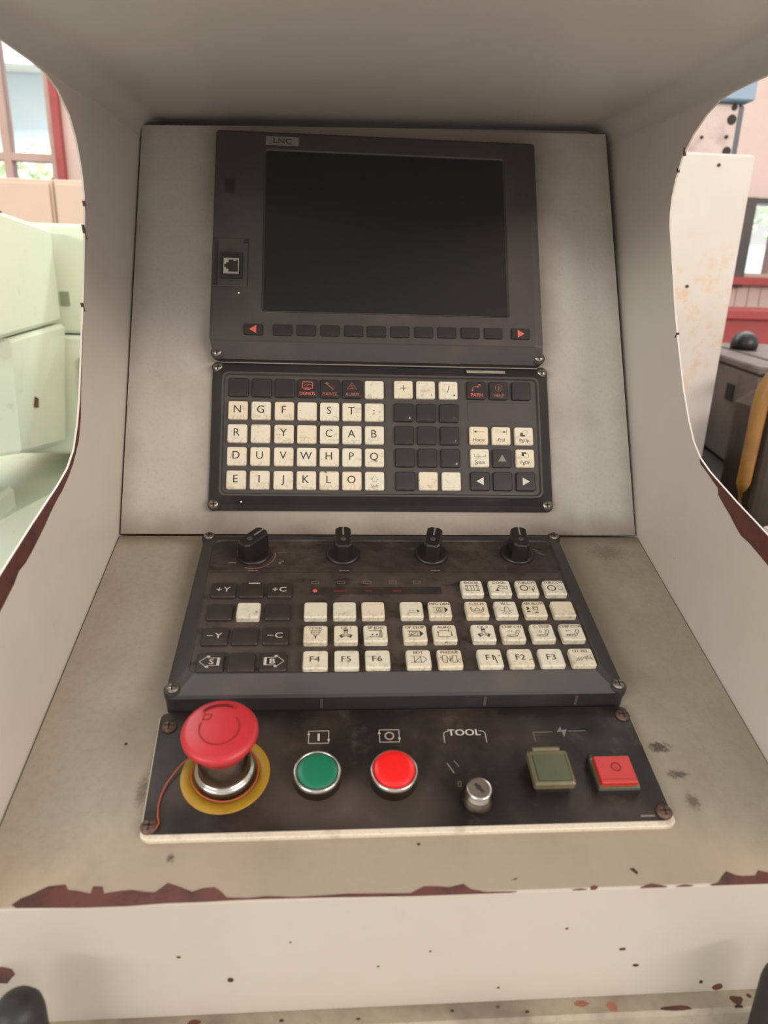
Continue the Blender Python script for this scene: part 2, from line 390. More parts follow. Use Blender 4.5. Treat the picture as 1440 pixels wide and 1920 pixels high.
# outdoors beyond the glass
G().box(-7, -1.0, 6.4, 7.5, -1.1, 2.6).build('building', M['sky_blue'], scale=1, label='pale blue building outside the tall left window', cat='building')
G().box(-7, -2.05, 6.1, 6.38, 1.72, 1.86).build('canopy', M['white'], scale=1, label='white canopy ledge outside the tall left window', cat='canopy')
G().box(3.0, 7, 6.4, 7.5, -1.1, .58).build('building', M['sky_blue'], scale=1, label='low pale blue building outside the small right window', cat='building')
def shrub(name, c, r, label):
    g = G()
    rnd = random.Random(int(c[0]*100))
    for i in range(900):
        d = Vector((rnd.gauss(0, 1), rnd.gauss(0, 1), rnd.gauss(0, 1))).normalized()*(rnd.random()**.4)
        p = Vector((c[0]+d.x*r[0], c[1]+d.y*r[1], c[2]+d.z*r[2])); sz = .06
        a = Vector((rnd.gauss(0, 1), rnd.gauss(0, 1), rnd.gauss(0, 1))).normalized()*sz; b = a.orthogonal().normalized()*sz*.6
        g._add([p-a, p-b, p+a, p+b], [[0, 1, 2, 3]])
    t = thing(name, label, 'shrub', loc=(c[0], c[1], -1.1))
    o = g.build('foliage', M['leaf'], t, scale=1); o.location = (-c[0], -c[1], 1.1); o['kind'] = 'stuff'
    st = G().tube([(0, 0, 0), (.02, 0, c[2]+1.1)], .05, 8).build('trunk', M['brown'], t, scale=1)
shrub('shrub', (-2.45, 5.5, .55), (.8, .3, .5), 'green shrub outside the tall left window')
shrub('shrub', (4.1, 7.9, 1.15), (1.2, .3, .6), 'green shrub outside the small right window')

# ================================================================== BACKGROUND LEFT
for i, (x0, x1, lab) in enumerate(((-2.1, -1.306, 'beige metal locker below the tall window, left of the dark seam'), (-1.300, -.5, 'beige metal locker below the tall window, right of the dark seam'))):
    t = thing('locker', lab, 'locker', loc=((x0+x1)/2, 3.2, -1.1), group='beige lockers against the back')
    hw = (x1-x0)/2
    G().box(-hw, hw, -.18, .3, .06, 1.673, bv=.006).build('body', M['beige'], t, scale=1)
    G().box(-hw+.02, hw-.02, -.15, .28, 0, .06).build('plinth', M['black'], t, scale=1)
    G().box(-hw+.012, hw-.012, -.196, -.181, .09, 1.655, bv=.004).build('door', M['beige'], t, scale=1)
# mint machine
def quadprism(bot, top, z0, z1, bv=.012):
    """four-cornered block: bottom and top outlines (x, y), edges eased"""
    def ins(P, d):
        c = Vector((sum(p[0] for p in P)/len(P), sum(p[1] for p in P)/len(P)))
        return [tuple(Vector(p) + (c-Vector(p)).normalized()*d) for p in P]
    L = lambda P, z: [(x, y, z if not isinstance(z, (list, tuple)) else z[i]) for i, (x, y) in enumerate(P)]
    zt = z1 if isinstance(z1, (list, tuple)) else [z1]*len(bot)
    zb = z0 if isinstance(z0, (list, tuple)) else [z0]*len(bot)
    return G().loft([L(ins(bot, bv), zb), L(bot, [z+bv for z in zb]), L(top, [z-bv for z in zt]), L(ins(top, bv), zt)])
mt = thing('mint_green_machine', 'large mint green painted machine tool left of the console', 'machine', loc=(-1.0, 1.2, -1.1))
def mpart(name, g, m=M['mint'], **k):
    o = g.build(name, m, mt, scale=1, **k); o.location = (1.0, -1.2, 1.1); return o
UP = [(-1.5, .62), (-.640, .72), (-.680, 1.2), (-1.5, 1.3)]
mpart('upper_housing', quadprism(UP, UP, [.077, .077, .083, .083], [.325, .308, .286, .31], .008))
LO_T = [(-1.5, .60), (-.662, .88), (-.672, 1.2), (-1.5, 1.3)]
LO_B = [(-1.5, .60), (-.670, .88), (-.70, 1.2), (-1.5, 1.3)]
mpart('lower_housing', quadprism(LO_B, LO_T, [-.235, -.155, -.205, -.25], [.073, .073, .079, .079], .008))
RB = [(-.95, 1.24), (-.3, 1.24), (-.3, 1.9), (-.95, 1.9)]
g = quadprism(RB, RB, .054, .30, .008)
mpart('rear_housing', g)
mpart('square_port', G().box(-.688, -.668, 1.236, 1.2395, .118, .150), M['mintshade'])
R2 = [(-.9, 1.22), (-.3, 1.22), (-.3, 1.9), (-.9, 1.9)]
mpart('rear_door', quadprism(R2, R2, -.24, .05, .008))
mpart('door_handle', G().box(-.650, -.644, 1.205, 1.22, -.09, .0), M['mintshade'])
BD = [(-1.6, .55), (-.735, .62), (-.40, 1.9), (-1.6, 1.9)]
BDT = [(-1.6, .68), (-.80, .80), (-.45, 1.9), (-1.6, 1.9)]
mpart('bed', quadprism(BD, BDT, [-.5]*4, [-.38, -.33, -.245, -.27], .010))
mpart('chipped_patch', G().loft([[(x, y, z+d) for x, y, z in ((-.648, .80, .301), (-.655, .90, .297), (-.668, .90, .2975), (-.664, .80, .302))] for d in (.0, .003)]), M['chip'], label='brown chipped patch on the top edge')
mpart('chipped_patch', G().loft([[(x, y, z) for x, y, z in ((-.6702, .965, -.075), (-.6706, .985, -.08), (-.6702, .99, -.062), (-.6694, .975, -.055))], [(x+.003, y, z) for x, y, z in ((-.6702, .965, -.075), (-.6706, .985, -.08), (-.6702, .99, -.062), (-.6694, .975, -.055))]]), M['chip'], label='brown chipped patch on the lower housing')
B2 = [(-1.7, .45), (-.70, .52), (-.60, 1.4), (-1.7, 1.4)]
mpart('base', quadprism(B2, B2, [-1.1]*4, [-.5, -.5, -.5, -.5], .02))
mpart('way_cover', quadprism([(-1.6, .7), (-.80, .72), (-.76, 1.02), (-1.6, 1.0)], [(-1.6, .7), (-.80, .72), (-.76, 1.02), (-1.6, 1.0)], [-.42, -.42, -.40, -.42], [-.305, -.31, -.265, -.28], .008))

# ================================================================== BACKGROUND RIGHT
t = thing('black_machine', 'black painted machine base on the floor right of the console', 'machine', loc=(1.0, 1.2, -1.1))
G().box(-.62, .9, -.42, 1.3, 0, .80, bv=.02).build('body', M['black'], t, scale=1)
for xx in (-.3, .3): G().box(xx-.12, xx+.12, -.432, -.421, .2, .6, bv=.004).build('access_panel', M['darkmetal'], t, scale=1)
t = thing('cream_control_cabinet', 'tall cream control cabinet with small holes, right of the console', 'cabinet', loc=(.60, 1.1, -.30))
G().box(-.25, .215, -.08, .25, 0, .121).build('plinth', M['black'], t, scale=1)
G().box(-.25, .221, -.1, .28, .122, .766, bv=.004).build('body', M['cream_cab'], t, scale=1)
for x, z in ((.147, .744), (.12, .505)): G().lathe([(.0035, 0), (.003, .003)], 12).build('rivet', M['speck'], t, scale=1)
for o, (x, z) in zip([c for c in t.children if c.name.startswith('rivet')], ((.147, .744), (.12, .505))):
    o.location = (x, -.1, z); o.rotation_euler = (math.pi/2, 0, 0)
t = thing('machine_column', 'stained pinkish steel column with bolt holes behind the cream cabinet', 'machine column', loc=(.95, 1.6, -.30))
G().box(-.25, .118, -.03, .0, 0, .984, bv=.003).build('face_plate', M['plate_pink'], t, scale=1)
G().box(.119, .143, -.012, .2, 0, .984, bv=.003).build('side_rail', M['dblue'], t, scale=1)
G().box(-.25, .143, -.06, .2, .985, 1.3, bv=.004).build('cover', M['blue'], t, scale=1)
for x, z, r in ((.103, .944, .013), (.0246, .897, .0045), (.095, .901, .005), (.103, .865, .012), (.105, .974, .008)):
    o = G().lathe([(r, 0), (r*.9, .003)], 16).build('bolt_hole', M['speck'], t, scale=1); o.location = (x, -.031, z); o.rotation_euler = (math.pi/2, 0, 0)
# grey machine box with slot handle
gx = [(1.109, 1.30), (1.9, 1.15), (2.2, 1.95), (1.27, 2.10)]
t = thing('grey_machine_box', 'dark grey metal machine box with black slot handle behind the amber jug', 'machine', loc=(1.3, 1.5, -.30))
def gpart(n, g, m):
    o = g.build(n, m, t, scale=1); o.location = (-1.3, -1.5, .30); return o
gpart('body', quadprism(gx, gx, -.295, -.022, .006), M['greybox'])
gx2 = [(1.10, 1.29), (1.91, 1.135), (2.21, 1.96), (1.265, 2.11)]
gpart('lid', quadprism(gx2, gx2, -.018, .004, .005), M['greybox'])
d = (Vector((1.27, 2.10)) - Vector((1.109, 1.30))).normalized(); nrm = Vector((-d.y, d.x))
def onface(tt, z): p = Vector((1.109, 1.30)) + d*tt; return p
a, b = onface(.165, 0) + nrm*.004, onface(.225, 0) + nrm*.004
gpart('slot_handle', G().loft([[(a.x, a.y, z), (a.x-nrm.x*.006, a.y-nrm.y*.006, z), (b.x-nrm.x*.006, b.y-nrm.y*.006, z), (b.x, b.y, z)] for z in (-.118, -.070)]), M['speck'])
a, b = onface(.05, 0) - nrm*.08, onface(.62, 0) - nrm*.08
gpart('lid_groove', G().loft([[(a.x, a.y, z), (a.x-nrm.x*.02, a.y-nrm.y*.02, z), (b.x-nrm.x*.02, b.y-nrm.y*.02, z), (b.x, b.y, z)] for z in (.003, .0055)]), M['speck'])
# black dome on the box
G().lathe([(.036, 0), (.042, .003), (.044, .02), (.04, .038), (.028, .052), (.014, .06), (.003, .062)], 32).build('black_dome_cap', M['knob'], None, (1.345, 1.80, .0045), scale=1, label='glossy black domed cap standing on the dark grey machine box', cat='cap')
# red bench
t = thing('red_bench', 'red painted steel bench under the small right window', 'bench', loc=(2.5, 3.4, -1.1))
G().box(-.7, 1.2, -.25, .25, 1.14, 1.19, bv=.006).build('top', M['redpaint'], t, scale=1)
G().box(-.68, 1.18, -.22, .24, .0, 1.139).build('front_panel', M['redpaint'], t, scale=1)
# amber jug
t = thing('amber_jug', 'amber and brown plastic oil jug standing on the black machine base', 'jug', loc=(.99, .93, -.30))
G().loft([rr(0, 0, .24, .16, .03, z) for z in (0, .26)] + [rr(.02, 0, .2, .14, .03, .29), rr(.06, 0, .12, .1, .03, .315)]).build('body', M['brown'], t, scale=1)
G().tube([(-.138, -.062, .03), (-.138, -.062, .10), (-.136, -.062, .18), (-.135, -.062, .27), (-.131, -.062, .30), (-.118, -.062, .328), (-.09, -.062, .352), (-.04, -.062, .372), (.02, -.062, .38)], [.014, .014, .015, .016, .017, .018, .018, .017, .016], 12).build('handle', M['amber'], t, scale=1)
G().lathe([(.035, .31), (.035, .345), (.03, .352)], 20).build('cap', M['cream_cab'], t, scale=1)
t = thing('tool_cart', 'white sheet metal cart top at the far right behind the console', 'cart', loc=(1.1, .53, -1.1))
G().box(-.27, .3, -.2, .205, .83, .85, bv=.003).build('top', M['cream_cab'], t, scale=1)
for px in (-.25, .26):
    for py in (-.18, .17): G().box(px, px+.025, py, py+.025, 0, .829).build('leg', M['darkmetal'], t, scale=1)
G().box(-.24, .27, -.17, .18, .25, .265).build('shelf', M['cream_cab'], t, scale=1)

# ================================================================== CONSOLE ENCLOSURE
con = thing('console_enclosure', 'cream sheet metal operator console with chipped paint edges and overhanging hood', 'console', loc=(0, -.05, -1.1))
OFF = Vector((0, .05, 1.1))
def cpart(name, g, m, scale=1, mat=None, **k):
    o = g.build(name, m, con, scale=scale, **k)
    if mat: o.matrix_local = Matrix.Translation(OFF) @ mat
    else: o.location = OFF
    return o
HW = .22
def frange(pts): return pts
LP = [(-330, 322), (-114, 321), (-72, 321), (-52, 320), (-34, 315.5), (-16, 305), (-7.5, 293), (-3, 281), (-.5, 268), (-.8, 256), (-4, 244), (-8, 232), (-22, 195), (-34, 167), (-54, 121), (-63, 106), (-75, 91), (-90, 82), (-109, 76), (-155, 65), (-201, 53), (-300, 28)]
RP = [(-330, 334), (-78, 333), (-54, 332.5), (-36, 332), (-21, 330.5), (-5, 325), (11, 315), (24, 302), (30, 287), (32, 275), (31, 262), (28, 252), (13, 222), (-2, 191), (-15, 168), (-36, 134), (-52, 113), (-64, 100), (-77, 91), (-93, 85), (-131, 75), (-170, 66), (-300, 32)]
REST = [(-300, -60), (-290, -84), (-290, -330), (215, -330), (215, 200)]
def side_panel(P, x0, x1, top):
    pts = P + REST + [(215, top), (-330, top)]
    n = len(pts)
    g = G()
    loops = [[(x, y*.001, z*.001) for y, z in pts] for x in (x0, x1)]
    return g.loft(loops)
sl = cpart('side_panel', side_panel(LP, -HW, -HW-.0013, 326), M['side'])
sr = cpart('side_panel', side_panel(RP, HW, HW+.0013, 338), M['side'])
# paint chips on the side panels, a hair proud
LI = [(-32.3, 170.5), (-49.8, 128.9), (-56.8, 109.2), (-65.8, 94.7), (-81.4, 82.2), (-91.1, 76.8), (-105.3, 70.7), (-113.2, 68.7), (-127.6, 63.4), (-137.1, 59.1), (-147.3, 55.3), (-160.0, 50.7), (-170.4, 47.7), (-179.8, 46.6), (-186.6, 42.6), (-196.2, 39.1), (-204.3, 36.1), (-250, 22), (-299, 12), (-299, 27.6)]
RI = [(-77.1, 90.8), (-79.8, 87.3), (-90.8, 83.6), (-100.5, 79.8), (-107.4, 77.5), (-110.0, 72.9), (-118.4, 68.6), (-127.4, 64.7), (-136.6, 59.5), (-144.1, 56.0), (-154.2, 54.7), (-165.2, 51.9), (-176.3, 49.0), (-230, 34), (-299, 16), (-299, 31.6)]
def chip_side(P, inner, x0, x1):
    y0 = inner[0][0]
    path = [p for p in P if inner[-1][0] < p[0] <= y0 and p[1] < 200]
    pts = inner + path[::-1]
    return G().loft([[(x, y*.001, z*.001) for y, z in pts] for x in (x0, x1)])
cpart('chipped_edge', chip_side(LP, LI, -HW+.0003, -HW-.0001), M['chip'], label='bare dark red primer along the panel edge')
cpart('chipped_edge', chip_side(RP, RI, HW-.0003, HW+.0001), M['chip'], label='bare dark red primer along the panel edge')
# nicks in the cut edges of the side sheets
for sx, y, z, h, dy in ((1, 21.5, 305, 3, .25), (1, 28, 293, 1.6, .2), (1, -12, 172, 2, -.53), (-1, -8, 232, 5, -.37), (-1, -27, 182, 3, -.45), (-1, -2.2, 250, 3, -.2)):
    xa, xb = (HW*1000-.15, HW*1000+1.45) if sx > 0 else (-HW*1000-1.45, -HW*1000+.15)
    cpart('edge_nick', G().loft([[(x, y-.5-dy*h*-1, z+h), (x, y-.5+dy*h*-1, z-h), (x, y+1.2+dy*h*-1, z-h), (x, y+1.2-dy*h*-1, z+h)] for x in (xa, xb)]), M['chip'], .001)
# hood: bent sheet with rounded corners
def hood_sec(y, t=0., r=.016):
    P = []
    zl, zr = .340+t, .351+t
    xl, xr = -HW+.0005-t, HW-.0005+t
    P.append((xl, y, zl-r-.002-t))
    for i in range(7):
        a = math.radians(180-90*i/6); P.append((xl+r+r*math.cos(a), y, zl-r+r*math.sin(a)))
    for i in range(7):
        a = math.radians(90-90*i/6); P.append((xr-r+r*math.cos(a), y, zr-r+r*math.sin(a)))
    P.append((xr, y, zr-r-.002-t))
    return P
def hood():
    g = G(); ys = (-.33, .2153)
    ins = [hood_sec(y) for y in ys]; outs = [hood_sec(y, .003) for y in ys]
    loops = [i + o[::-1] for i, o in zip(ins, outs)]
    return g.loft(loops, smooth=True)
cpart('hood', hood(), M['hood'])
# back panel, desk panel, front panel
fb = frame(A_B, 0, 0); fd = frame(A_D, 0, 0)
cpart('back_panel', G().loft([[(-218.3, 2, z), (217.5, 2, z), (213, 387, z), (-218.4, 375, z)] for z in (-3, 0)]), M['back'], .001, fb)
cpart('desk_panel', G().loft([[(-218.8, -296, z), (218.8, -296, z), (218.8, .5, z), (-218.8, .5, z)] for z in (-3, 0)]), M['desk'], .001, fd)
def front():
    g = G(); P = []
    y0, z0 = -296*math.cos(A_D), -296*math.sin(A_D)
    # rolled edge, front face, inward return
    cx, cz, r = y0+1.5*math.sin(A_D), z0-1.5*math.cos(A_D), 1.5
    for i in range(7):
        a = math.radians(90+16.5+ (73.5)*i/6); P.append((cx+r*math.cos(a), cz+r*math.sin(a)))
    fy = P[-1][0]
    P += [(fy, -160)]
    Q = [(y+3, z-1) for y, z in P]
    loop = P + Q[::-1]
    return g.loft([[(x, y*.001, z*.001) for y, z in loop] for x in (HW-.001, -HW+.001)]), fy
gf, FY = front()
cpart('front_panel', gf, M['front'])
LY = FY-11
cpart('lower_ledge', G().loft([[(x, FY+2, -163), (x, FY+2, -160.2), (x, LY+2, -160.2), (x, LY, -162.2), (x, LY, -330), (x, LY+3, -330), (x, LY+3, -163)] for x in (219.5, -219.5)]), M['ledge'], .001)
cpart('rear_shell', G().box(-HW-.004, HW+.004, .2155, .2185, -.33, .36).box(-HW, HW, -.245, .215, -.334, -.331), M['side'])
cpart('pedestal', G().box(-.17, .17, -.1, .2, -1.08, -.335, bv=.004), M['side'])
cpart('foot_plate', G().box(-.21, .21, -.16, .24, -1.1, -1.081), M['darkmetal'])
# chips on the front edge and flakes
C = [[(-198.2, 295.0), (-194.9, 292.0), (-190.4, 290.2), (-184.0, 286.6), (-175.9, 285.9), (-173.9, 288.6), (-169.2, 289.3), (-162.4, 290.8), (-162.1, 287.3), (-157.5, 287.5), (-156.0, 291.0), (-148.5, 290.0), (-142.8, 289.7), (-136.8, 290.8), (-131.5, 291.3), (-128.7, 289.1), (-125.9, 286.8), (-120.3, 288.7), (-113.3, 291.6), (-108.4, 290.0), (-102.5, 289.7), (-99.0, 292.1), (-95.9, 295.0), (-85.5, 295.6), (-76.4, 295.0), (-63.2, 295.9), (-47.5, 295.6), (-36.9, 295.2), (-28.9, 295.4), (-18.2, 295.7), (-4.8, 296.0), (2.3, 292.8), (9.8, 293.1), (15.1, 293.7), (22.6, 292.2), (25.9, 295.0), (33.0, 296.6), (41.2, 296.8), (49.2, 297), (46.4, 297.4), (26.0, 297.5), (-4.9, 297.4), (-40, 296.6), (-76.3, 296.2), (-94.5, 296.3), (-106.1, 296.6), (-125.4, 296.6), (-143.0, 297.3), (-165.6, 297.5), (-180.9, 296.8), (-195.8, 296.4)],
     [(113.7, 297.3), (117, 296), (120.1, 295.2), (127.9, 297.1), (126.8, 297.6)],
     [(132.7, 297.4), (137.2, 296.4), (141.9, 297), (139.8, 297.7), (134.2, 297.7)],
     [(150.9, 297), (155.7, 296), (158.7, 293.2), (162.6, 290.3), (166.6, 292.4), (169.9, 293.1), (177.2, 293.1), (180.1, 290.4), (184.5, 291.6), (192.7, 292.9), (203, 294), (217, 295), (217, 297.6), (181.0, 297.6), (160.8, 297.7), (152.3, 297.5)],
     [(87.7, 296), (90.0, 295.2), (91.8, 296), (90.3, 297.6), (87.6, 297.5)],
     [(78.0, 297.2), (82.4, 296.6), (85.6, 297.2), (81.9, 297.7)]]
def chip_edge(P):      # bare primer, a hair proud of the paint, over the folded edge
    return G().prism([(u, -min(v, 297.3)) for u, v in P], -.2, .3)
for P in C: cpart('chipped_edge', chip_edge(P), M['chip'], .001, fd, label='bare dark red primer patch on the desk edge')
for P in ([(111.3, 287.2), (113.6, 286.9), (115.3, 289.3), (114.2, 290.4)], [(47.9, 291.1), (50.7, 290.0), (50.4, 290.8)], [(0.7, 270.1), (2.1, 269.7), (2.9, 270.6), (1.4, 271.3)], [(-167, 203), (-165.5, 202.5), (-165, 204), (-166.5, 204.5)]):
    cpart('paint_chip', G().prism([(u, -v) for u, v in P][::-1], 0, .2), M['speck'], .001, fd)
def flake(x, z, rx, rz, m, seed):
    rnd = random.Random(seed); pts = []
    for i in range(11):
        a = 2*math.pi*i/11; k = .75+.4*rnd.random(); pts.append((x+rx*k*math.cos(a), z+rz*k*math.sin(a)))
    yy = lambda z: FY
    g = G().loft([[(px, yy(pz)+d, pz) for px, pz in pts] for d in (.1, -.25)])
    cpart('paint_chip', g, M[m], .001)
for i, (x, z, rx, rz, m) in enumerate(((-96, -136, 1.5, 1.6, 'speck'), (110, -126, 1.9, .9, 'speck'), (119, -138, 1.6, 1.0, 'speck'), (158, -152.5, 1.2, 1.2, 'speck'), (168.5, -156.6, 3.2, 2.6, 'chip'), (-121, -119, 1.1, .6, 'speck'), (-209, -126, 7, 6, 'chip'), (-20, -131, .7, .5, 'speck'), (78, -110, .9, .6, 'speck'), (7, -122, .7, .5, 'speck'), (-65, -112, .5, .5, 'speck'), (45, -150, .9, .5, 'speck'))):
    flake(x, z, rx, rz, m, i)
def ledge_flake(x, y, rx, ry, m, seed):
    rnd = random.Random(seed); pts = []
    for i in range(11):
        a = 2*math.pi*i/11; k = .75+.4*rnd.random(); pts.append((x+rx*k*math.cos(a), y+ry*k*math.sin(a)))
    cpart('paint_chip', G().prism(pts, -160.3, -160), M[m], .001)
for i, (x, y, rx, ry, m) in enumerate(((177, FY-5.5, 3.8, 2.6, 'chip'), (185, FY-3.5, 1.4, 1.2, 'chip'), (91, FY-3.6, 4, 2, 'rust'), (107, FY-6, 3, 3, 'rust'), (140, FY-8.4, 10, 1.4, 'chip'), (-115, FY-4, 4, 2, 'chip'), (60, FY-6.5, 1.2, .7, 'speck'), (-70, FY-5, 1.4, .8, 'speck'), (20, FY-4, 1.1, .6, 'speck'), (176, FY-9, 3, .8, 'speck'), (-30, FY-6, 1.2, .6, 'speck'), (45, FY-3, 1, .6, 'chip'))):
    ledge_flake(x, y, rx, ry, m, 40+i)
# black rubber handles on the lower front
for x, zt in ((-186.5, -104), (181, -108)):
    yh = -314
    g = G().lathe([(.01, zt), (4, zt-.8), (8, zt-3), (10.5, zt-7), (11.3, zt-12), (11.3, zt-150), (8, zt-155), (.01, zt-156)], 28, (x, yh, 0))
    for zz in (zt-74, zt-134): g.loft([rr(x, zz, 9, 9, 3, 0)] and [[(px, yy, pz) for px, pz, _ in rr(x, zz, 9, 9, 3, 0)] for yy in (yh+8, LY)])
    cpart('grab_handle', g, M['rubber'], .001, label='black rubber grab handle')

# ================================================================== shared pieces
def screw_mesh(name, m, r=4.2):
    g = G().lathe([(r, 0), (r, .8), (r*.85, 1.6), (r*.4, 2.1), (.01, 2.2)], 20)
    g.stroke([(-r*.55, 0), (r*.55, 0)], r*.26, 2.25, 1).stroke([(0, -r*.55), (0, r*.55)], r*.26, 2.25, 1)
    return g.mesh(name, [m, M['speck']])
SCREW = screw_mesh('screw', M['screw']); RSCREW = screw_mesh('rusty_screw', M['rscrew'], 4.6)
def key_mesh(name, m, wx, wy, h, r=1.6, tp=.7):
    return G().loft([rr(0, 0, wx, wy, r, 0, 3), rr(0, 0, wx, wy, r, h-.9, 3), rr(0, 0, wx-tp, wy-tp, r, h-.25, 3), rr(0, 0, wx-2*tp, wy-2*tp, r, h, 3)], smooth=False).mesh(name, [m])
def legend(key, g, mats, h, name='legend', label=None):
    return g.build(name, mats, key, (0, 0, h+.04), label=label)

# ================================================================== DISPLAY UNIT
U0, V0 = -7, 152
dsp = thing('display_unit', 'charcoal display unit with dark screen and row of soft keys, top of the console', 'display', frame(A_B, U0, V0))
X = lambda u: u-U0
Y = lambda v: v-V0
def R(x0, x1, y0, y1, r, z): return rre(X(x0), X(x1), Y(y0), Y(y1), r, z)
g = G().loft([R(-146, 139.5, 152, 362, 4, .2), R(-146.5, 139.5, 152, 362, 4, 7), R(-148.5, 137, 163, 359, 3, 19), R(-147.5, 130.5, 164, 357, 2, 20),
              R(-106, 108.5, 189.5, 342, 3, 20), R(-105, 107.5, 190.5, 341, 3, 18.9), R(-104, 106.5, 191.5, 340, 3, 18.9)], mis=[0, 1, 0, 0, 0, 0])
# the lower slope is a smoother strip
g.build('bezel', [M['bezel'], M['slope']], dsp)
G().prism([(X(a), Y(b)) for a, b in ((-104.4, 191.1), (106.9, 191.1), (106.9, 340.4), (-104.4, 340.4))], 18.95, 19.2).build('screen', M['screen'], dsp, label='black unlit screen')
SK = key_mesh('soft_key', M['dkey'], 16, 10, 1.6, 1.2, .5)
for i, u in enumerate((-112, -87.5, -67.6, -47.6, -27.5, -8, 12.2, 32.8, 52.8, 73, 93.2, 117)):
    k = link('soft_key', SK, dsp, (X(u), Y(173.2+i*.15), 20))
    if i in (0, 11):
        s = -1 if i == 0 else 1
        k['label'] = 'soft key with red arrow'
        legend(k, G().poly([(3.4*s, 0), (-2.6*s, 3.6*s), (-2.6*s, -3.6*s)]), M['rink'], 1.6)
for u, v in ((-143, 156.5), (135.5, 157.5)):
    G().lathe([(5.6, 6.5), (5.6, 10), (5, 10.6)], 20, (X(u), Y(v), 0)).build('screw_boss', M['bezel'], dsp)
    o = link('screw', SCREW, dsp, (X(u), Y(v), 10.7))
g = G().box(X(-105), X(-76), Y(345.6), Y(354), 20.05, 20.5, bv=.1)
np_ = g.build('name_plate', M['nameplate'], dsp, label='small grey maker plate with dark lettering')
G().text('LNC', 4.6, X(-90.5), Y(349.8), 20.56, 0, 1.25, .18).build('lettering', M['ink'], np_)
pc = G().loft([R(-146.8, -118, 211.5, 255.5, 1, 20.05), R(-146.8, -118, 211.5, 255.5, 1, 20.7), R(-146.2, -118.6, 212.1, 254.9, 1, 21)])
pco = pc.build('port_cover', M['bezel'], dsp)
G().box(X(-122), X(-118.6), Y(251), Y(254.4), 21.02, 21.6).box(X(-146), X(-143.5), Y(212), Y(252), 21.02, 21.9).build('latch', M['bezel_dark'], pco)
G().loft([R(-141.5, -122.5, 218, 242, .5, 21.02), R(-141.5, -122.5, 218, 242, .5, 21.9), R(-139.5, -124.5, 221, 240, .3, 21.9), R(-139.3, -124.7, 221.2, 239.8, .3, 21.3)]).build('jack_frame', M['bezel_dark'], pco)
G().box(X(-138.2), X(-125.2), Y(222.5), Y(236.5), 21.4, 21.8).build('network_jack', M['paper'], pco, label='pale metal network jack')
G().poly([(X(a), Y(b)) for a, b in ((-134, 224), (-126, 224), (-126, 235), (-127.5, 235), (-127.5, 234), (-130, 234), (-130, 235), (-134, 235), (-134, 232.5), (-136, 232.5), (-136, 231), (-137.5, 231), (-137.5, 228), (-136, 228), (-136, 226.5), (-134, 226.5))], 21.9).build('jack_opening', M['speck'], pco)
G().box(X(-136), X(-131), Y(298), Y(312), 20.05, 20.5).box(X(-139), X(-137), Y(298), Y(312), 20.05, 20.5).build('usb_slot', M['bezel_dark'], dsp)
G().lathe([(.9, 0), (.7, .3)], 10, (X(-125), Y(206), 20.05)).build('indicator_dot', M['white'], dsp)

# ================================================================== MDI KEYBOARD
U0, V0 = -2.5, 22
mdi = thing('alphanumeric_keyboard', 'charcoal keyboard panel with ivory letter keys and black keys, below the screen', 'keyboard', frame(A_B, U0, V0))
HT = 10.2
g = G().loft([R(-147.5, 144.5, 21.5, 150, 5, .2), R(-147.5, 144.5, 21.5, 150, 5, 3), R(-144.5, 141.5, 26, 147.5, 6, 6), R(-138, 134, 32.5, 139, 5, 12), R(-136.5, 132.5, 34, 137.5, 4.5, 12),
              R(-135.5, 131.5, 35, 136.5, 4, HT), R(-134.5, 130.5, 36, 135.5, 4, HT)], mis=[1, 1, 1, 0, 0, 0], capmi=0)
g.build('bezel', [M['bezel'], M['bezel_dark']], mdi)
for u, v in ((-142.5, 144.5), (138.5, 145.5), (-142.5, 26), (138.5, 27)):
    G().lathe([(5.2, 3), (5.2, 6), (4.8, 6.6)], 20, (X(u), Y(v), 0)).build('screw_boss', M['bezel_dark'], mdi)
    link('screw', SCREW, mdi, (X(u), Y(v), 6.7))
G().loft([R(71, 128, 99, 116, 1, HT+.02), R(71, 128, 99, 116, 1, HT+.3), R(71.5, 127.5, 99.5, 115.5, 1, HT+.45)]).build('blank_plate', M['bezel'], mdi)
sy0 = Vector((0, 0))
o = G().box(-17, 17, -1.9, 1.9, 0, .15).build('sticker', M['paper'], mdi, (X(88), Y(143.6), 9.55), label='small worn paper sticker')
o.rotation_euler = (-math.atan2(6, 8.5), 0, 0); o.location.z += .0009
lg = G()
for i in range(7): lg.stroke([(-12+i*1.5, .6), (-11+i*1.5, .6)], .5, .2)
lg.build('print', M['fade'], o)
G().lathe([(.8, 0), (.6, .4)], 10, (X(-120), Y(28), 8.2)).build('paint_spot', M['white'], mdi)
WK = key_mesh('key', M['key'], 16.2, 16.0, 3.0); BK = key_mesh('key', M['dkey'], 16.4, 16.2, 2.6)
def mkey(kind, u, v): 
    return link('key', WK if kind == 'w' else BK, mdi, (X(u), Y(v), HT))
ROW = (125, 105, 85, 65.5, 45.5)
CU = [-124, -104.8, -85.4, -66.4, -47.5, -28.6, -9.6]
letters = [None, 'NGF_ST;', 'R_Y_CAB', 'DUVWHPQ', 'EIJKLO^']
subs = {'N': '(', 'G': ')', 'F': '[', 'S': '<', 'T': '>', ';': '"', 'Q': '=', 'B': '-', '_': '.'}
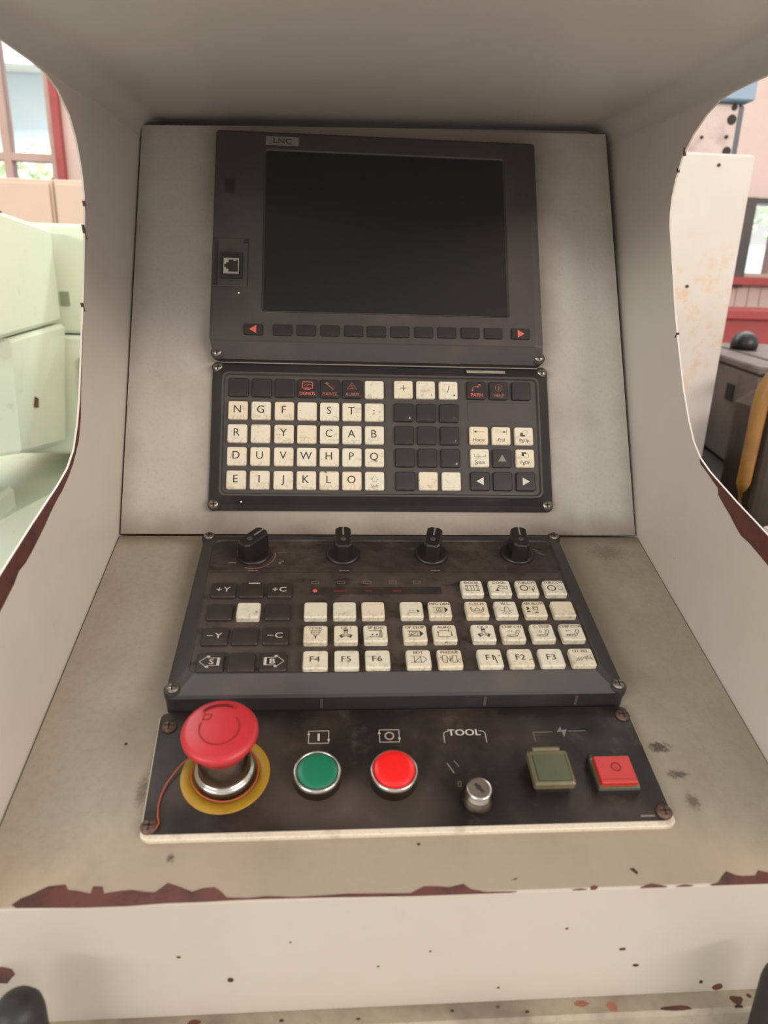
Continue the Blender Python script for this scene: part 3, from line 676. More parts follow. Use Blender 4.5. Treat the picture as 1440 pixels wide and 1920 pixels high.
for r in range(1, 5):
    for c, ch in enumerate(letters[r]):
        k = mkey('w', CU[c], ROW[r])
        g = G()
        if ch == '^':
            g.stroke([(-1.6, 1.2), (-1.6, -.8), (1.6, -.8), (1.6, 1.2), (3, 1.2), (0, 4.6), (-3, 1.2)], .22, 0, 0, True)
            g.text('Shift', 2.4, 0, -4.2); k['label'] = 'ivory key printed Shift'
            legend(k, g, M['fade'], 3.0)
        elif ch == '_':
            if c == 3 and r == 1: legend(k, G().text('.', 2, 5, -4.4), M['fade'], 3.0)
            k['label'] = 'blank worn ivory key'
        else:
            g.text(ch, 6.4 if ch != ';' else 5, -.5, 1, 0, 0, 1, .12 if ch != 'I' else .2)
            if ch in subs: g.text(subs[ch], 1.9 if ch != 'B' else .4, 4.8, -4.4, 0, 1)
            k['label'] = 'ivory key printed %s' % ('semicolon' if ch == ';' else ch)
            legend(k, g, [M['ink'], M['fade']], 3.0)
# function row
RED = {3: ('DGNOS', 'rink'), 4: ('MAINTE', 'drink'), 5: ('ALARM', 'drink')}
for c in range(7):
    if c == 6:
        k = mkey('w', CU[c], ROW[0]); k['label'] = 'blank worn ivory key'
        legend(k, G().text('L', 1.6, -4.6, -4.8), M['fade'], 3.0); continue
    k = mkey('b', CU[c], ROW[0]+.2)
    if c in RED:
        s, mt_ = RED[c]; g = G().text(s, 2.7, 0, -4.6, 0, 0, .95 if c < 4 else .88, .18)
        if c == 3: g.stroke([(-4.2, 5.6), (4.2, 5.6), (4.2, .2), (-4.2, .2)], .55, 0, 0, True).stroke([(-3, 2.4), (-1, 3.2), (0, 2.4), (1.4, 3.6), (3, 3.2)], .45).stroke([(-2, -1), (2, -1)], .5)
        if c == 4: g.stroke([(-3, 5), (3, -1)], .7).stroke([(-2.4, 3.2), (-2.4, 5.6)], .6).stroke([(-3.6, 4.4), (-1.2, 4.4)], .6).arc(1.5, .8, 2.2, -60, 60, .4).arc(.3, -.2, 2.2, -50, 60, .4)
        if c == 5: g.stroke([(-4, 0), (0, 5.6), (4, 0)], .4, 0, 0, True).arc(0, 1.8, 1.3, 0, 180, .35).stroke([(-1.3, .6), (1.3, .6)], .35).stroke([(0, 1.8), (0, 3.4)], .4)
        legend(k, g, M[mt_], 2.6); k['label'] = 'black key printed %s in red' % s
NU = [15.4, 34.6, 54.2]
for c, ch in enumerate('+ /'):
    k = mkey('w', NU[c], ROW[0]+.6); g = G()
    if ch == '+': g.stroke([(-2.4, 1.2), (2.4, 1.2)], .55).stroke([(0, -1.2), (0, 3.6)], .55); g.text(':', 1.6, 4.6, -4.4, 0, 1)
    elif ch == '/': g.stroke([(-.6, -1.6), (.6, 3.8)], .55); g.poly([(4.3, -5.2), (5.6, -5.2), (5.6, -3.9), (4.3, -3.9)])
    else: g.text('&', 1.6, 5, -4.6, 0, 1)
    legend(k, g, [M['ink'], M['fade']], 3.0)
    k['label'] = {'+': 'ivory key printed plus', '/': 'ivory key printed slash', ' ': 'blank worn ivory key'}[ch]
nsub = ['&8*', ',.?', ' ,#']
for r in range(1, 4):
    for c in range(3):
        k = mkey('b', NU[c]+r*.25, ROW[r]+.4)
        s = nsub[r-1][c]
        if s != ' ' and (r, c) not in ((1, 1),): legend(k, G().text(s, 2.0 if s not in ',.' else .9, 5, -4.8), M['wink'] if (r, c) in ((1, 0), (2, 2), (3, 2)) else M['dink'], 2.6)
for c in range(3):
    k = mkey('wb'[c == 0], NU[c]+1, ROW[4]+.3)
    if c: k['label'] = 'blank worn ivory key'
RU = [79.4, 98.8, 118.6]
for c, s in ((0, 'PATH'), (1, 'HELP'), (2, '')):
    k = mkey('b', RU[c]-.6, ROW[0]+1.2)
    if not s: continue
    g = G().text(s, 3.0, 0, -4.3, 0, 0, .95, .15)
    if c == 0: g.stroke([(-3.6, -.6), (-3.4, 2.2), (-1.6, 3.2), (1, 3), (3.4, 5.4)], .4).lathe([(.7, 0), (.7, .01)], 8, (-3.6, -.2, 0)).lathe([(.7, 0), (.7, .01)], 8, (1.2, 3, 0)).stroke([(1.8, 5.4), (3.4, 5.4), (3.4, 3.8)], .35)
    else: g.arc(0, 2.4, 3.0, 0, 360, .4, n=22).text('i', 3.6, 0, 2.4, 0, 0, 1.2, .3)
    legend(k, g, M['rink'] if c == 0 else M['drink'], 2.6); k['label'] = 'black key printed %s in red' % s
def arrow_key(c, r, d):
    k = mkey('b', RU[c]+.6, ROW[r]+.7)
    P = [(0, 3.4), (-3.6, -2.8), (3.6, -2.8)]
    if d == 'l': P = [(-3.4, 0), (2.8, -3.4), (2.8, 3.4)]
    if d == 'r': P = [(3.4, 0), (-2.8, 3.4), (-2.8, -3.4)]
    if d: legend(k, G().poly([(x, y) for x, y in P]), M['wink'] if d != 'u' else M['dink'], 2.6); k['label'] = 'black key with pale arrow'
arrow_key(1, 3, 'u'); arrow_key(0, 4, 'l'); arrow_key(1, 4, ''); arrow_key(2, 4, 'r')
for c, r, s in ((0, 2, 'Home'), (1, 2, 'End'), (2, 2, 'PgUp'), (0, 3, 'Space'), (2, 3, 'PgDn')):
    k = mkey('w', RU[c]+(.3 if r == 2 else .6), ROW[r]+.8); g = G().text(s, 2.7, 0, -3.6, 0, 0, 1, .1)
    if s == 'Home': g.stroke([(-4.6, 1), (-4.6, 6)], .25).stroke([(-4, 3.4), (4.4, 3.4)], .3).poly([(-4.4, 3.4), (-2, 2.3), (-2, 4.5)])
    if s == 'End': g.stroke([(4.6, 1), (4.6, 6)], .25).stroke([(-4.6, 3.4), (4, 3.4)], .3).poly([(4.4, 3.4), (2, 4.5), (2, 2.3)])
    if s == 'PgUp': g.poly([(-3.2, -.4), (1, -.4), (1, 1.2), (-1, 1.2), (-1, 3), (-3.2, 3)]).arc(1.2, 3.2, 2, -90, 180, .2)
    if s == 'PgDn': g.poly([(-3, 5.4), (1, 5.4), (1, 4), (-1, 4), (-1, 2), (-3, 2)]).arc(1.2, 2.2, 2, -180, 90, .2)
    if s == 'Space': g.stroke([(-4.8, 3.4), (-4.8, 1.2), (4.8, 1.2), (4.8, 3.4)], .3)
    legend(k, g, M['ink'], 3.0); k['label'] = 'ivory key printed %s' % s

# ================================================================== OPERATOR PANEL (on the desk)
U0, V0 = -2, -182
Yd = lambda v: -v-V0            # v counts down the desk
opn = thing('machine_operator_panel', 'dark grease-stained operator panel with four rotary knobs and ivory keys', 'control panel', frame(A_D, U0, V0))
def RD(x0, x1, v0, v1, r, z): return rre(X(x0), X(x1), Yd(v1), Yd(v0), r, z)
OT = 17.6
# bottom edge plane: base, wall, slope, face
def op_loop(x0, x1, x0b, x1b, vt, vb, r, z, k=4):
    """rounded trapezoid: x0..x1 along the top (v = vt), x0b..x1b along the bottom"""
    L = rre(0, 1, 0, 1, .0001, 0, k); out = []
    pts = RD(-1, 1, vt, vb, r, z)
    lo, hi = Yd(vb), Yd(vt)
    base = rre(-100, 100, lo, hi, r, z, k)
    for x, y, zz in base:
        f = (y-lo)/(hi-lo); a = x0b+(x0-x0b)*f; b = x1b+(x1-x1b)*f
        out.append((X(a + (x+100)/200*(b-a)), y, zz))
    return out
g = G().loft([op_loop(-146, 141, -146.5, 143, 16, 182, 3, .2), op_loop(-146, 141, -146.5, 143, 16, 182, 4, 13.5), op_loop(-144.5, 139.5, -144, 140, 18, 180.5, 5, 15), op_loop(-137, 131.5, -135.5, 131, 27.5, 166.5, 6, 18.6),
              op_loop(-136, 130.5, -134.5, 130, 28.5, 165.5, 5, 18.6), op_loop(-135, 129.5, -133.5, 129, 29.5, 164.5, 4, OT), op_loop(-134, 128.5, -132.5, 128, 30.5, 163.5, 4, OT)], mis=[0, 0, 1, 0, 2, 2], capmi=2)
nl = 20                          # the front slope is a lighter grey than the dark side slopes
for i in range(nl):
    if not 13 <= i <= 15: g.mi[2+2*nl+i] = 0
g.build('bezel', [M['bezel_dark'], M['slope'], M['op']], opn)
G().box(X(-134), X(128.4), Yd(67.3), Yd(66.7), OT+.01, OT+.12).build('film_seam', M['speck'], opn)
for u, v in ((-142, 175.5), (138.5, 177), (-142, 21), (137, 20)):
    G().lathe([(5.6, 10), (5.6, 15.4), (5.2, 16)], 20, (X(u), Yd(v), 0)).build('screw_boss', M['bezel_dark'], opn)
    link('screw', SCREW, opn, (X(u), Yd(v), 16.1))
for u in (-51, 52, 111): G().box(X(u)-.9, X(u)+.9, Yd(182)-.5, Yd(182)-.01, 4, 12).build('clip', M['slope'], opn)
# knobs
def knob(u, v, ang):
    g = G().lathe([(13.2, 0), (13.2, 1.4), (12.2, 2.6), (11, 2.8)], 36)
    def hexa(wd, f, b, z): return [(wd, f+2.5, z), (wd, b-2, z), (wd*.55, b, z), (-wd*.55, b, z), (-wd, b-2, z), (-wd, f+2.5, z), (-wd*.6, f, z), (wd*.6, f, z)]
    g.loft([hexa(6.6, -12.6, 11.5, 2.8), hexa(6.0, -11.6, 12.4, 16.4), hexa(5.3, -10.8, 12, 17.8)])
    k = g.build('selector_knob', M['knob'], opn, (X(u), Yd(v), OT)); k.rotation_euler = (0, 0, math.radians(ang))
    G().box(-.6, .6, 2, 11.6, 17.82, 18).build('pointer_mark', M['dink'], k)
    G().lathe([(2.2, 17.82), (2.0, 18.1)], 16, (0, -3, 0)).build('knob_plug', M['bezel'], k)
    return k
knob(-104.5, 46.5, -38); knob(-36.4, 46, 0); knob(32.5, 46, -14); knob(100.5, 45.5, -4)
g = G().arc(X(-104), Yd(47), 15.8, -110, 10, .8, OT+.1); g.build('rust_ring', M['rust'], opn, label='rusty arc round the first knob')
g = G().stroke([(X(-122.5), Yd(56)), (X(-117), Yd(56))], .7, OT+.05).stroke([(X(-87), Yd(43)), (X(-80), Yd(43))], .5, OT+.05)
g.poly([(X(-85), Yd(57)), (X(-83.3), Yd(57)), (X(-83.3), Yd(53.4)), (X(-81.4), Yd(53.4)), (X(-81.4), Yd(55.4)), (X(-85), Yd(55.4))], OT+.06)
for u in (116, 118, 120): g.stroke([(X(u-2), Yd(36+(u-114)*1.4)), (X(u+2.4), Yd(37.5+(u-114)*1.4))], .45, OT+.05)
for u in (-104, -36, 33): 
    for j in range(3): g.stroke([(X(u-3+j*2.6), Yd(65)), (X(u-1.6+j*2.6), Yd(65))], .6, OT+.05)
g.build('dial_print', M['dink'], opn)
ind = G().box(X(-60), X(35), Yd(92), Yd(84), OT+.01, OT+.25, bv=.05).build('indicator_strip', M['okey'], opn, label='dark indicator strip with faded red lettering')
g = G().lathe([(1.8, 0), (1.5, .2)], 12, (X(-57), Yd(88), OT+.26))
for u in (-43, -41, -38, -36, -20, -18, 0, 2, 4): g.stroke([(X(u), Yd(88.5)), (X(u+1.4), Yd(88.5))], .9, OT+.3, 1)
g.build('indicator_light', [M['rink'], M['dred']], ind)
g = G()
for u in (-57, -38, -19, 0, 18): g.stroke([(X(u-2.6), Yd(77.5)), (X(u+2.6), Yd(77.5)), (X(u+2.6), Yd(80)), (X(u-2.6), Yd(80))], .3, OT+.06, 0, True)
g.build('indicator_caption', M['dink'], opn)
OH = 4.4
OW = key_mesh('key', M['key'], 15.8, 15.2, OH, 1.4, .8); OK_ = key_mesh('key', M['okey'], 17.2, 15.6, 2.2, 1.4, .8)
def okey(kind, u, v): return link('key', OW if kind == 'w' else OK_, opn, (X(u), Yd(v), OT))
OR = {0: 89.3, 1: 112, 2: 135.2, 3: 158.2}
# left block of dark keys (one bare ivory)
LK = [['+Y', '-bar', '+C'], ['', 'W', ''], ['-Y', '', '-C'], ['S<', '', 'B>']]
for r in range(4):
    for c, u in enumerate((-121.6, -102, -82)):
        s = LK[r][c]
        if s == 'W':
            k = okey('w', u, OR[r]); k['label'] = 'scuffed ivory key'; continue
        k = okey('b', u, OR[r]-.8)
        if not s: continue
        g = G(); h = 2.2
        if s == '-bar': g.poly([(-2.6, 6.0), (5.4, 6.0), (5.4, 7.0), (-2.6, 7.0)])
        elif s[0] in '+-':
            g.text(s[1], 4.6, 2, 0, 0, 0, 1.15, .15).stroke([(-5, 0), (-1.8, 0)], .6)
            if s[0] == '+': g.stroke([(-3.4, -1.6), (-3.4, 1.6)], .6)
        else:
            d = -1 if s[0] == 'S' else 1
            g.stroke([(-5.6*d, 3.2), (1.6*d, 3.2), (1.6*d, 5), (6.8*d, 0), (1.6*d, -5), (1.6*d, -3.2), (-5.6*d, -3.2)], .35, 0, 0, True)
            a, b = sorted((-6*d, -4.2*d)); g.poly([(a, -3.4), (b, -3.4), (b, 3.4), (a, 3.4)])
            for sy in (-1, 1): g.poly([(1.6*d-1, sy*4.4-.7), (1.6*d+1, sy*4.4-.7), (1.6*d+1, sy*4.4+.7), (1.6*d-1, sy*4.4+.7)])
            g.text(s[0], 4.2, -.6*d, 0, 0, 0, 1.1, .3)
        legend(k, g, M['wink'], h); k['label'] = 'black key with pale legend'
# icons
def icon(g, s):
    st = lambda *p, **k: g.stroke(list(p), .42, 0, 0, **k)
    if s == 'TOOL': st((-3, 2.4), (3, 2.4), (3, 1), (-3, 1), closed=True); st((-2.4, 1), (-2.4, -.8), (2.4, -.8), (2.4, 1)); st((-.9, -.8), (-.9, -2.6), (.9, -2.6), (.9, -.8)); g.stroke([(0, -2.6), (0, -4.6)], .9)
    elif s in ('CK 1', 'CK 2'):
        for a in (90, 210, 330):
            ca, sa = math.cos(math.radians(a)), math.sin(math.radians(a)); q = lambda x, y: (x*ca-y*sa, x*sa+y*ca-1.0)
            st(q(1, -1), q(4.2, -1.3), q(4.2, 1.3), q(1, 1), closed=True); st(q(2, -1), q(2, 1)); st(q(3, -1), q(3, 1)); g.stroke([q(3.6, -.8), q(3.6, .8)], .7)
    elif s == 'SP JOG': st((-4, 2), (2.6, 2)); st((-4, -3.4), (2.6, -3.4)); st((2.6, 2.6), (4.2, 2.6), (4.2, -4), (2.6, -4), closed=True); st((3.4, 2.4), (3.4, -3.8)); g.stroke([(-2.4, -1.8), (-2, -1.4)], 1); g.stroke([(.6, -1.8), (1, -1.4)], 1)
    elif s in ('MPG DRN', 'OP STOP'):
        st((-5, 1.6), (3, 1.6)); st((-5, -3.4), (3, -3.4)); g.poly([(3, 2.2), (3, -4), (5.6, -.9)])
        if s[0] == 'M': g.arc(-.4, -.9, 2.2, 0, 360, .3, n=18); st((-1.6, -1.6), (.9, -1.6), (-.4, .6), closed=True)
        else: st((-3.6, 1), (1.8, 1), (1.8, -2.8), (-3.6, -2.8), closed=True); st((-2.6, -2), (.8, -.2), (-2.6, -.2), closed=True)
    elif s == 'AUTO': st((-3.6, 1.6), (2, 1.6)); st((4.4, 2.4), (4.4, -2)); st((-4.6, .4), (-4.6, -4), (3, -4)); st((2.6, 2.6), (2.6, .8)); g.poly([(-5.4, -.2), (-3.8, -.2), (-4.6, 1.6)]); g.poly([(3.6, -2), (4.4, -3.8), (5.2, -2)])
    elif s == 'BDT': st((-5, 1.8), (2.6, 1.8), (5.2, -.9), (2.6, -3.6), (-5, -3.6)); st((-3, 1.8), (-3, -3.6)); st((1.4, 1.8), (1.4, -3.6)); st((-3, -3.4), (1.4, 1.6))
    elif s == 'FEEDER':
        for x in (-5, -2, 0, 1.6, 4.4): st((x, 1.8), (x, -3.8))
        st((-5, 1.8), (-2, 1.8)); st((-5, -3.8), (-2, -3.8)); st((1.6, 1.8), (4.4, 1.8)); st((1.6, -3.8), (4.4, -3.8)); st((-2, 1), (0, -3), (1.6, 1)); st((-6, .6), (-5, -.4)); st((4.4, -2), (6, -4.2))
    elif s == 'DOOR':
        st((-4.6, 1.8), (4.6, 1.8), (4.6, -3.8), (-4.6, -3.8), closed=True)
        for x in (-3.4, -1, 1.2, 3.4): st((x, 1.8), (x, -3.8))
        g.poly([(-5.2, 1.2), (-4, 1.2), (-4.6, 2.6)]); g.poly([(4, -3.2), (4.6, -4.6), (5.2, -3.2)])
    elif s == 'COOL': st((-4, -4), (-1.4, -4)); g.poly([(-4.4, -4.2), (-.8, -4.2), (-2.4, -2)]); st((-1, -1.2), (-2.4, -.6), (-2.6, -2)); st((-1, .4), (2.4, .6), (3.2, -1.8), (.4, -1.4), (-1, -1.2), (-1, .4)); st((0, .6), (0, 1.8)); st((-1.4, 1.8), (1.6, 1.8)); st((3.2, .8), (5, 1.2), (5, -2), (3.2, -1.8))
    elif s in ('TUR.CW', 'TUR.CCW'):
        g.arc(-2.6, -1, 2.8, 0, 360, .75, n=20); g.arc(-2.6, -1, .5, 0, 360, .2, n=8)
        if s == 'TUR.CW': g.arc(3.4, -.8, 2, -130, 200, .35); g.stroke([(3.4, -1.2), (3.8, -5)], .7)
        else: g.arc(3.6, -.8, 2, -160, 160, .35)
    elif s == 'C.TCH': st((-5, .6), (-4.2, 1.2), (-3.4, -1.4), (-1.4, -2.4)); st((5, .6), (4.2, 1.2), (3.4, -1.4), (1.4, -2.4)); st((-5, .6), (-4, -2.8), (-1.4, -3.8), (1.4, -3.8), (4, -2.8), (5, .6)); st((-1.2, 0), (1.2, 0), (1.8, -1.4), (0, -2.2), (-1.8, -1.4), closed=True); st((0, 1.6), (0, 0))
    elif s == 'W.L.': st((-1.8, -2.8), (-1.2, .6), (-.6, 1.6), (.8, 1.6), (1.4, .6), (2, -2.8), closed=True); [st((2.6*math.cos(math.radians(a)), -2+2.6*math.sin(math.radians(a))), (3.8*math.cos(math.radians(a)), -2+3.8*math.sin(math.radians(a)))) for a in (180, 215, 250, 290, 325, 360)]
    elif s == 'AIR BLOW': st((-1.6, 1.8), (2, 1.8), (1.6, -1.6), (-1.2, -1.6), closed=True); st((-1.6, .6), (1.9, .6)); g.poly([(-1.2, -4.6), (2, -4.6), (1, -3.4), (-.2, -3.4)]); g.stroke([(-5.6, .8), (-4.8, .2), (-5.8, -1)], 1.2); g.stroke([(-5.8, -3.2), (-4.6, -3)], 1.4)
    elif s in ('CHIP CW', 'C. STOP', 'CHIP CCW'):
        st((-4.4, -2.8), (.8, -2.8), (3, 1.8), (4.4, 1.4), (4.4, .4), (2, -4.2), (-4, -4.2), (-4.8, -3.6), closed=True); st((1.2, -3.4), (2, -3)); st((2.4, -1.6), (3, -1.8)); st((-3, -3.5), (-2.4, -3.5))
        if s == 'C. STOP': g.arc(-1.8, .2, .9, 0, 360, .35, n=10)
        else: g.arc(-2.4, -.9, 2, 40, 140, .35, n=8); (g.poly([(-.2, .9), (-1.4, 1.1), (-.9, .1)]) if s == 'CHIP CW' else g.poly([(-4.6, .9), (-3.4, 1.1), (-3.9, .1)]))
    elif s == 'OT REL.': [st((x, -3.6), (x+2.6, -.4)) for x in (-5, -3.4, -1.8)]; st((1, -1.6), (5.8, -1.6)); st((1.6, 0), (2.2, -3.4)); st((5.2, -.4), (5.6, -3))
    elif s == '~': st((-2, -1.4), (-.6, -1.4)); st((-2.4, -3.4), (2, -3.6)); g.poly([(3.4, -.4), (3.6, -4), (5.4, -2.2)]); st((.4, -1.6), (1.4, -1.6))
rows = [(0, [(57.2, 'DOOR'), (77.9, 'COOL'), (98, 'TUR.CW'), (118.7, 'TUR.CCW')]),
        (1, [(-56, ''), (-36, ''), (-16.2, ''), (10.8, '~'), (30.7, 'MPG DRN'), (57, 'C.TCH'), (77.8, 'W.L.'), (98.6, 'AIR BLOW'), (119, '')]),
        (2, [(-55.6, 'TOOL'), (-35.4, 'CK 1'), (-15.6, 'SP JOG'), (11, 'OP STOP'), (31.2, 'AUTO'), (57.6, 'CK 2'), (77.9, 'CHIP CW'), (98.4, 'C. STOP'), (119, 'CHIP CCW')]),
        (3, [(-55.2, 'F4'), (-35.2, 'F5'), (-15.3, 'F6'), (11.2, 'BDT'), (31.6, 'FEEDER'), (58, 'F1'), (78.3, 'F2'), (98.7, 'F3'), (119.4, 'OT REL.')])]
for r, L in rows:
    for u, s in L:
        k = okey('w', u, OR[r])
        if not s: k['label'] = 'blank scuffed ivory key'; continue
        g = G()
        if len(s) == 2 and s[0] == 'F':
            g.text(s, 4.6, -.4, 0, 0, 0, 1.1, .15)
            if s == 'F1': g.stroke([(1.4, 1.6), (3, 1), (3.8, -4.6)], .7)
        else:
            if s != '~': g.text(s, 2.4, 0, 4.9, 0, 1, 1.0 if len(s) < 7 else .92, .2)
            icon(g, s)
        legend(k, g, [M['ink'], M['fade']], OH); k['label'] = 'ivory key printed %s' % s if s != '~' else 'ivory key with worn arrow'

# ================================================================== SWITCH PANEL
U0, V0 = -2, -266
swp = thing('push_button_panel', 'black push button panel with emergency stop on the console desk', 'control panel', frame(A_D, U0, V0))
g = G().loft([op_loop(-149.5, 144.5, -144.5, 145.5, 183.5, 266, 4, .1), op_loop(-149.5, 144.5, -144.5, 145.5, 183.5, 266, 4, 2.6), op_loop(-149, 144, -144, 145, 184, 265.5, 4, 3.0)])
g.build('plate', M['cream_edge'], swp, label='cream plate edge')
PT = 3.5
g = G().loft([op_loop(-148.8, 143.8, -144, 144.8, 184, 262.8, 4, 3.02), op_loop(-148.8, 143.8, -144, 144.8, 184, 262.8, 4, PT)])
g.build('black_film', M['plate'], swp)
for u, v in ((-142, 194.5), (139.5, 191.5), (140.5, 258), (-140.5, 258.5)):
    link('screw', RSCREW, swp, (X(u), Yd(v), PT))
# emergency stop
ec = (X(-104.6), Yd(227.6))
es = G().lathe([(17, 0), (17, 5), (16, 6.4), (14.6, 6.6), (14.2, 9), (14.2, 24), (12.5, 27)], 44, mis=[1, 0, 0, 1, 1, 1]).build('emergency_stop', [M['chrome'], M['dchrome']], swp, (ec[0], ec[1], PT+.5), label='emergency stop button on a chrome collar')
g = G().lathe([(12.5, 24), (15, 25), (17.2, 30), (19.2, 33.4), (20.4, 35.4), (20.5, 37.4), (19.6, 39), (17, 39.8), (10, 40.4), (.05, 40.6)], 56)
g.arc(0, 0, 10.6, -200, 40, .55, 40.75, 1, 26).arc(0, 0, 15.2, 65, 130, 1.6, 40.4, 1, 16)
g.stroke([(-9.6, 5.2), (-9.2, 9.4), (-5, 8.6), (-6.2, 5.6)], .5, 40.75, 1, True)
for a in (-100, -92, -84):
    ca, sa = math.cos(math.radians(a)), math.sin(math.radians(a)); q = Vector((-sa, ca, 0))
    b0 = Vector((18.2*ca, 18.2*sa, 31)); t0 = Vector((19.9*ca, 19.9*sa, 33.9))
    g._add([tuple(b0-q*.9), tuple(b0+q*.9), tuple(t0)], [[0, 1, 2]], 1)
g.build('mushroom_cap', [M['red'], M['dred']], es, label='red mushroom head with engraved arrow')
G().lathe([(25, -.48), (25, -.15), (24.6, 0), (17.2, 0), (17.1, -.4)], 56).build('warning_disc', M['yellow'], es, label='flat yellow disc')
# round push buttons
def push(u, v, cap, h, nm, lab, proud):
    r = 13.6
    o = G().lathe([(r, 0), (r+.2, h-2.4), (r-.2, h-.6), (r-.9, h), (r-1.7, h-.2), (r-1.8, h-1.5)], 44, mis=[1, 0, 0, 0, 0]).build(nm, [M['chrome'], M['dchrome']], swp, (X(u), Yd(v), PT), label=lab)
    G().lathe([(r-2, h-2), (r-2, h-.6+proud), (r-2.6, h+proud), (r-6, h+.4+proud), (.05, h+.5+proud)], 40).build('button_cap', M[cap], o)
    return o
push(-52.6, 232.4, 'green', 8.6, 'start_button', 'green start push button in chrome ring', -.4)
push(-9.4, 233.6, 'redcap', 9.8, 'stop_button', 'red stop push button in chrome ring', 1.6)
# symbols
def sym(name, g, m='dink', lab=None): return g.build(name, M[m], swp, label=lab)
Z = PT+.06
for u, ch in ((-52.4, 'I'), (-9.8, 'O')):
    g = G(); x, y = X(u), Yd(203.8)
    g.stroke([(x-6, y-4.4), (x-6, y+4.4), (x+6, y+4.4), (x+6, y-4.4)], .35, Z, 0, True)
    for s in (-1, 1): g.poly([(x+6*s-.9, y+1.6), (x+6*s+.9, y+1.6), (x+6*s, y+3.6)] if s < 0 else [(x+6-.9, y-1.6), (x+6, y-3.6), (x+6.9, y-1.6)], Z)
    if ch == 'I': g.poly([(x-.6, y-2.6), (x+.6, y-2.6), (x+.6, y+2.6), (x-.6, y+2.6)], Z)
    else: g.arc(x, y, 2.5, 0, 360, .8, Z, 0, 20)
    sym('start_symbol' if ch == 'I' else 'stop_symbol', g, 'wink')
g = G().text('TOOL', 4.4, X(36), Yd(202.2), Z, 0, 1.15, .25)
g.stroke([(X(26.5), Yd(201.2)), (X(24.4), Yd(201.6)), (X(23.4), Yd(203)), (X(23.4), Yd(209.5))], .35, Z).stroke([(X(45.6), Yd(201.2)), (X(48), Yd(201.6)), (X(49), Yd(203)), (X(49), Yd(209.5))], .35, Z)
sym('tool_lettering', g, 'wink')
g = G().stroke([(X(79), Yd(210)), (X(79), Yd(203)), (X(91), Yd(203))], .35, Z).stroke([(X(101), Yd(202.6)), (X(112), Yd(202.6))], .35, Z)
g.poly([(X(97.2), Yd(199)), (X(93.8), Yd(203.2)), (X(97.2), Yd(202.8)), (X(97.4), Yd(207)), (X(100.6), Yd(201.2)), (X(97), Yd(201.8))], Z)
sym('power_symbol', g)
g = G().stroke([(X(27.4), Yd(236)), (X(29, ), Yd(236)), (X(29), Yd(239)), (X(27.4), Yd(239))], .35, Z, 0, True).stroke([(X(23), Yd(224)), (X(26), Yd(230))], .7, Z).stroke([(X(27), Yd(222)), (X(29.6), Yd(226))], .4, Z)
sym('lock_print', g)
sym('corner_print', G().stroke([(X(127), Yd(260)), (X(134), Yd(260))], 1., Z))
# key switch
ks = G().lathe([(9.4, 0), (9.4, 2), (8.8, 3), (8.4, 5.2), (7.4, 6), (7.2, 10.4), (6.6, 11.2), (5.6, 11.1), (.05, 11.0)], 36, mis=[0, 0, 0, 0, 1, 1, 1, 1]).build('key_switch', [M['dchrome'], M['chrome']], swp, (X(36.6), Yd(247.5), PT), label='chrome key lock switch')
o = G().box(-.8, .8, -3.4, 3.4, 11.0, 11.3).lathe([(1.5, 11.0), (1.4, 11.32)], 12, (0, .6, 0)).build('keyhole', M['speck'], ks); o.rotation_euler = (0, 0, math.radians(35))
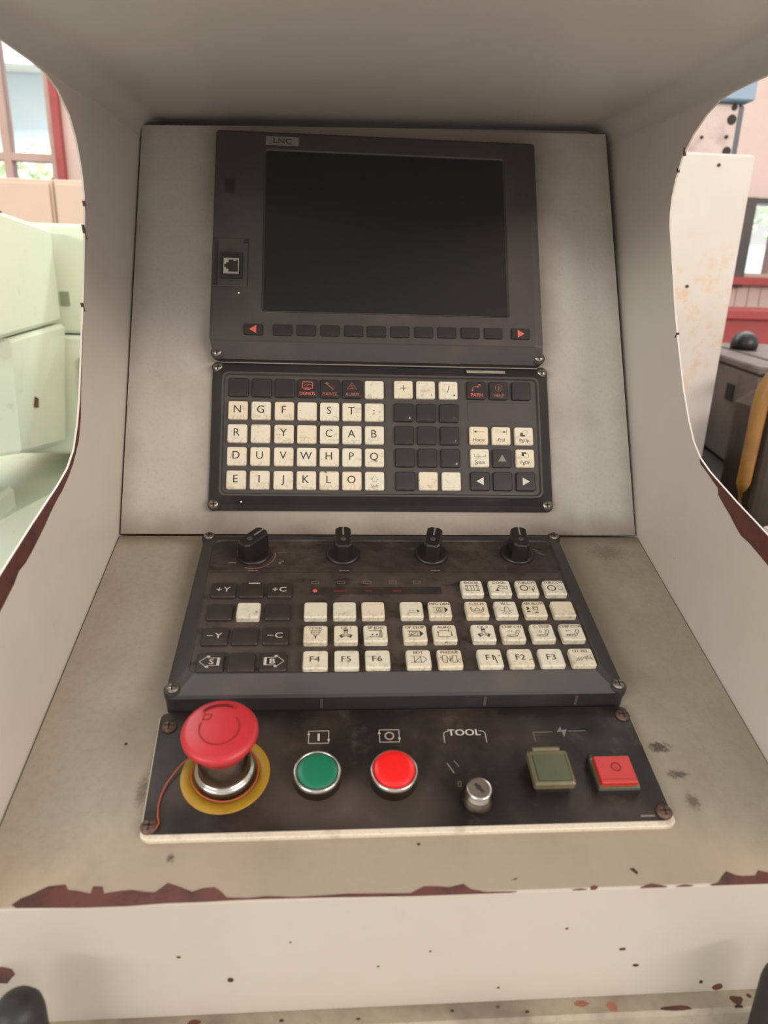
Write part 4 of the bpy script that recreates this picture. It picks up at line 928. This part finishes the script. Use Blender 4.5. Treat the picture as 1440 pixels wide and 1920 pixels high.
# square lamps
def sq(u0, u1, v0, v1, nm, lab, green):
    cx, cy = X((u0+u1)/2), Yd((v0+v1)/2); wx, wy = u1-u0, v1-v0
    if green:
        o = G().loft([rr(0, 0, wx-4, wy-3, 1.2, 0), rr(0, 0, wx-4, wy-3, 1.2, 4.5)]).build(nm, M['black'], swp, (cx, cy, PT), label=lab)
        G().loft([rr(0, 0, wx, wy-1, 1.5, 4.6), rr(0, 0, wx, wy-1, 1.5, 8.2), rr(0, 0, wx-2.4, wy-3.2, 1.2, 9.4), rr(0, 0, wx-3.4, wy-4.4, 1, 9.4), rr(0, 0, wx-3.8, wy-4.8, 1, 8.9)]).build('clear_cover', M['olive'], o)
        G().loft([rr(0, -.6, wx-5, wy-6.4, .6, 9), rr(0, -.6, wx-5.4, wy-6.8, .6, 9.5)]).build('lens', M['ogreen'], o)
        G().tube([(-wx*.36, wy/2-.4, 9.6), (wx*.3, wy/2-.4, 9.6)], 1.4, 10).build('hinge', M['olive'], o)
    else:
        o = G().loft([rr(0, 0, wx+3, wy+3, 1.2, 0), rr(0, 0, wx+3, wy+3, 1.2, 4.6), rr(0, 0, wx+1.6, wy+1.6, 1, 5.4)]).build(nm, M['black'], swp, (cx, cy, PT), label=lab)
        G().loft([rr(0, 0, wx+1.8, wy+1.8, .8, 5.45), rr(0, 0, wx+1.4, wy+1.4, .8, 6.2)]).build('lens_frame', M['olive'], o)
        g = G().loft([rr(0, .2, wx-.6, wy-.6, .6, 6.25), rr(0, .2, wx-.8, wy-.8, .6, 8.6), rr(0, .2, wx-1.6, wy-1.6, .6, 9)])
        g.stroke([(-wx/2+1, -wy/2+3.0), (wx/2-1, -wy/2+3.0)], .35, 9.05, 1).arc(.6, 1.6, 2.6, 0, 360, .7, 9.05, 1, 18).stroke([(.6, .6), (.6, 2.6)], .7, 9.05, 1)
        g.build('lens', [M['sqred'], M['dred']], o)
        G().lathe([(2.2, 0), (2.1, 3.4), (1.2, 4.2)], 14, (-wx/2+1.4, wy/2+3.2, 0)).build('latch_post', M['knob'], o)
sq(69, 92.8, 222, 245.5, 'green_lamp_button', 'square dull green lamp button under a clear cover', True)
sq(107, 129, 227, 245.5, 'red_lamp_button', 'square red lamp button', False)

# ================================================================== RED WIRE
def dpt(u, v, h): p = frame(A_D, 0, 0) @ Vector((u*.001, -v*.001, h*.001)); return p
cu, cv = -104.6, 227.6
loop = [(cu+18.6*math.cos(math.radians(a)), cv-18.6*math.sin(math.radians(a)), 5.6+1.0*math.sin(math.radians(a*2))) for a in range(500, 139, -12)]
tail = [(-122.8, 217.4, 5.8), (-126, 218.8, 6.4), (-129.4, 222, 6), (-133, 227.6, 5.4), (-136, 233.6, 5.0), (-137.6, 240.1, 4.8), (-138, 247, 4.7), (-137, 253, 4.8), (-135.6, 257.6, 5.0), (-136.4, 260.6, 5.2)]
base = Vector(dpt(-135, 258, 5))
pts = [tuple((Vector(dpt(*p)) - base)*1000) for p in loop + tail]
G().tube(pts, .42, 6).build('red_wire', M['wire'], None, tuple(base), label='thin red wire looped round the emergency stop collar', cat='wire')
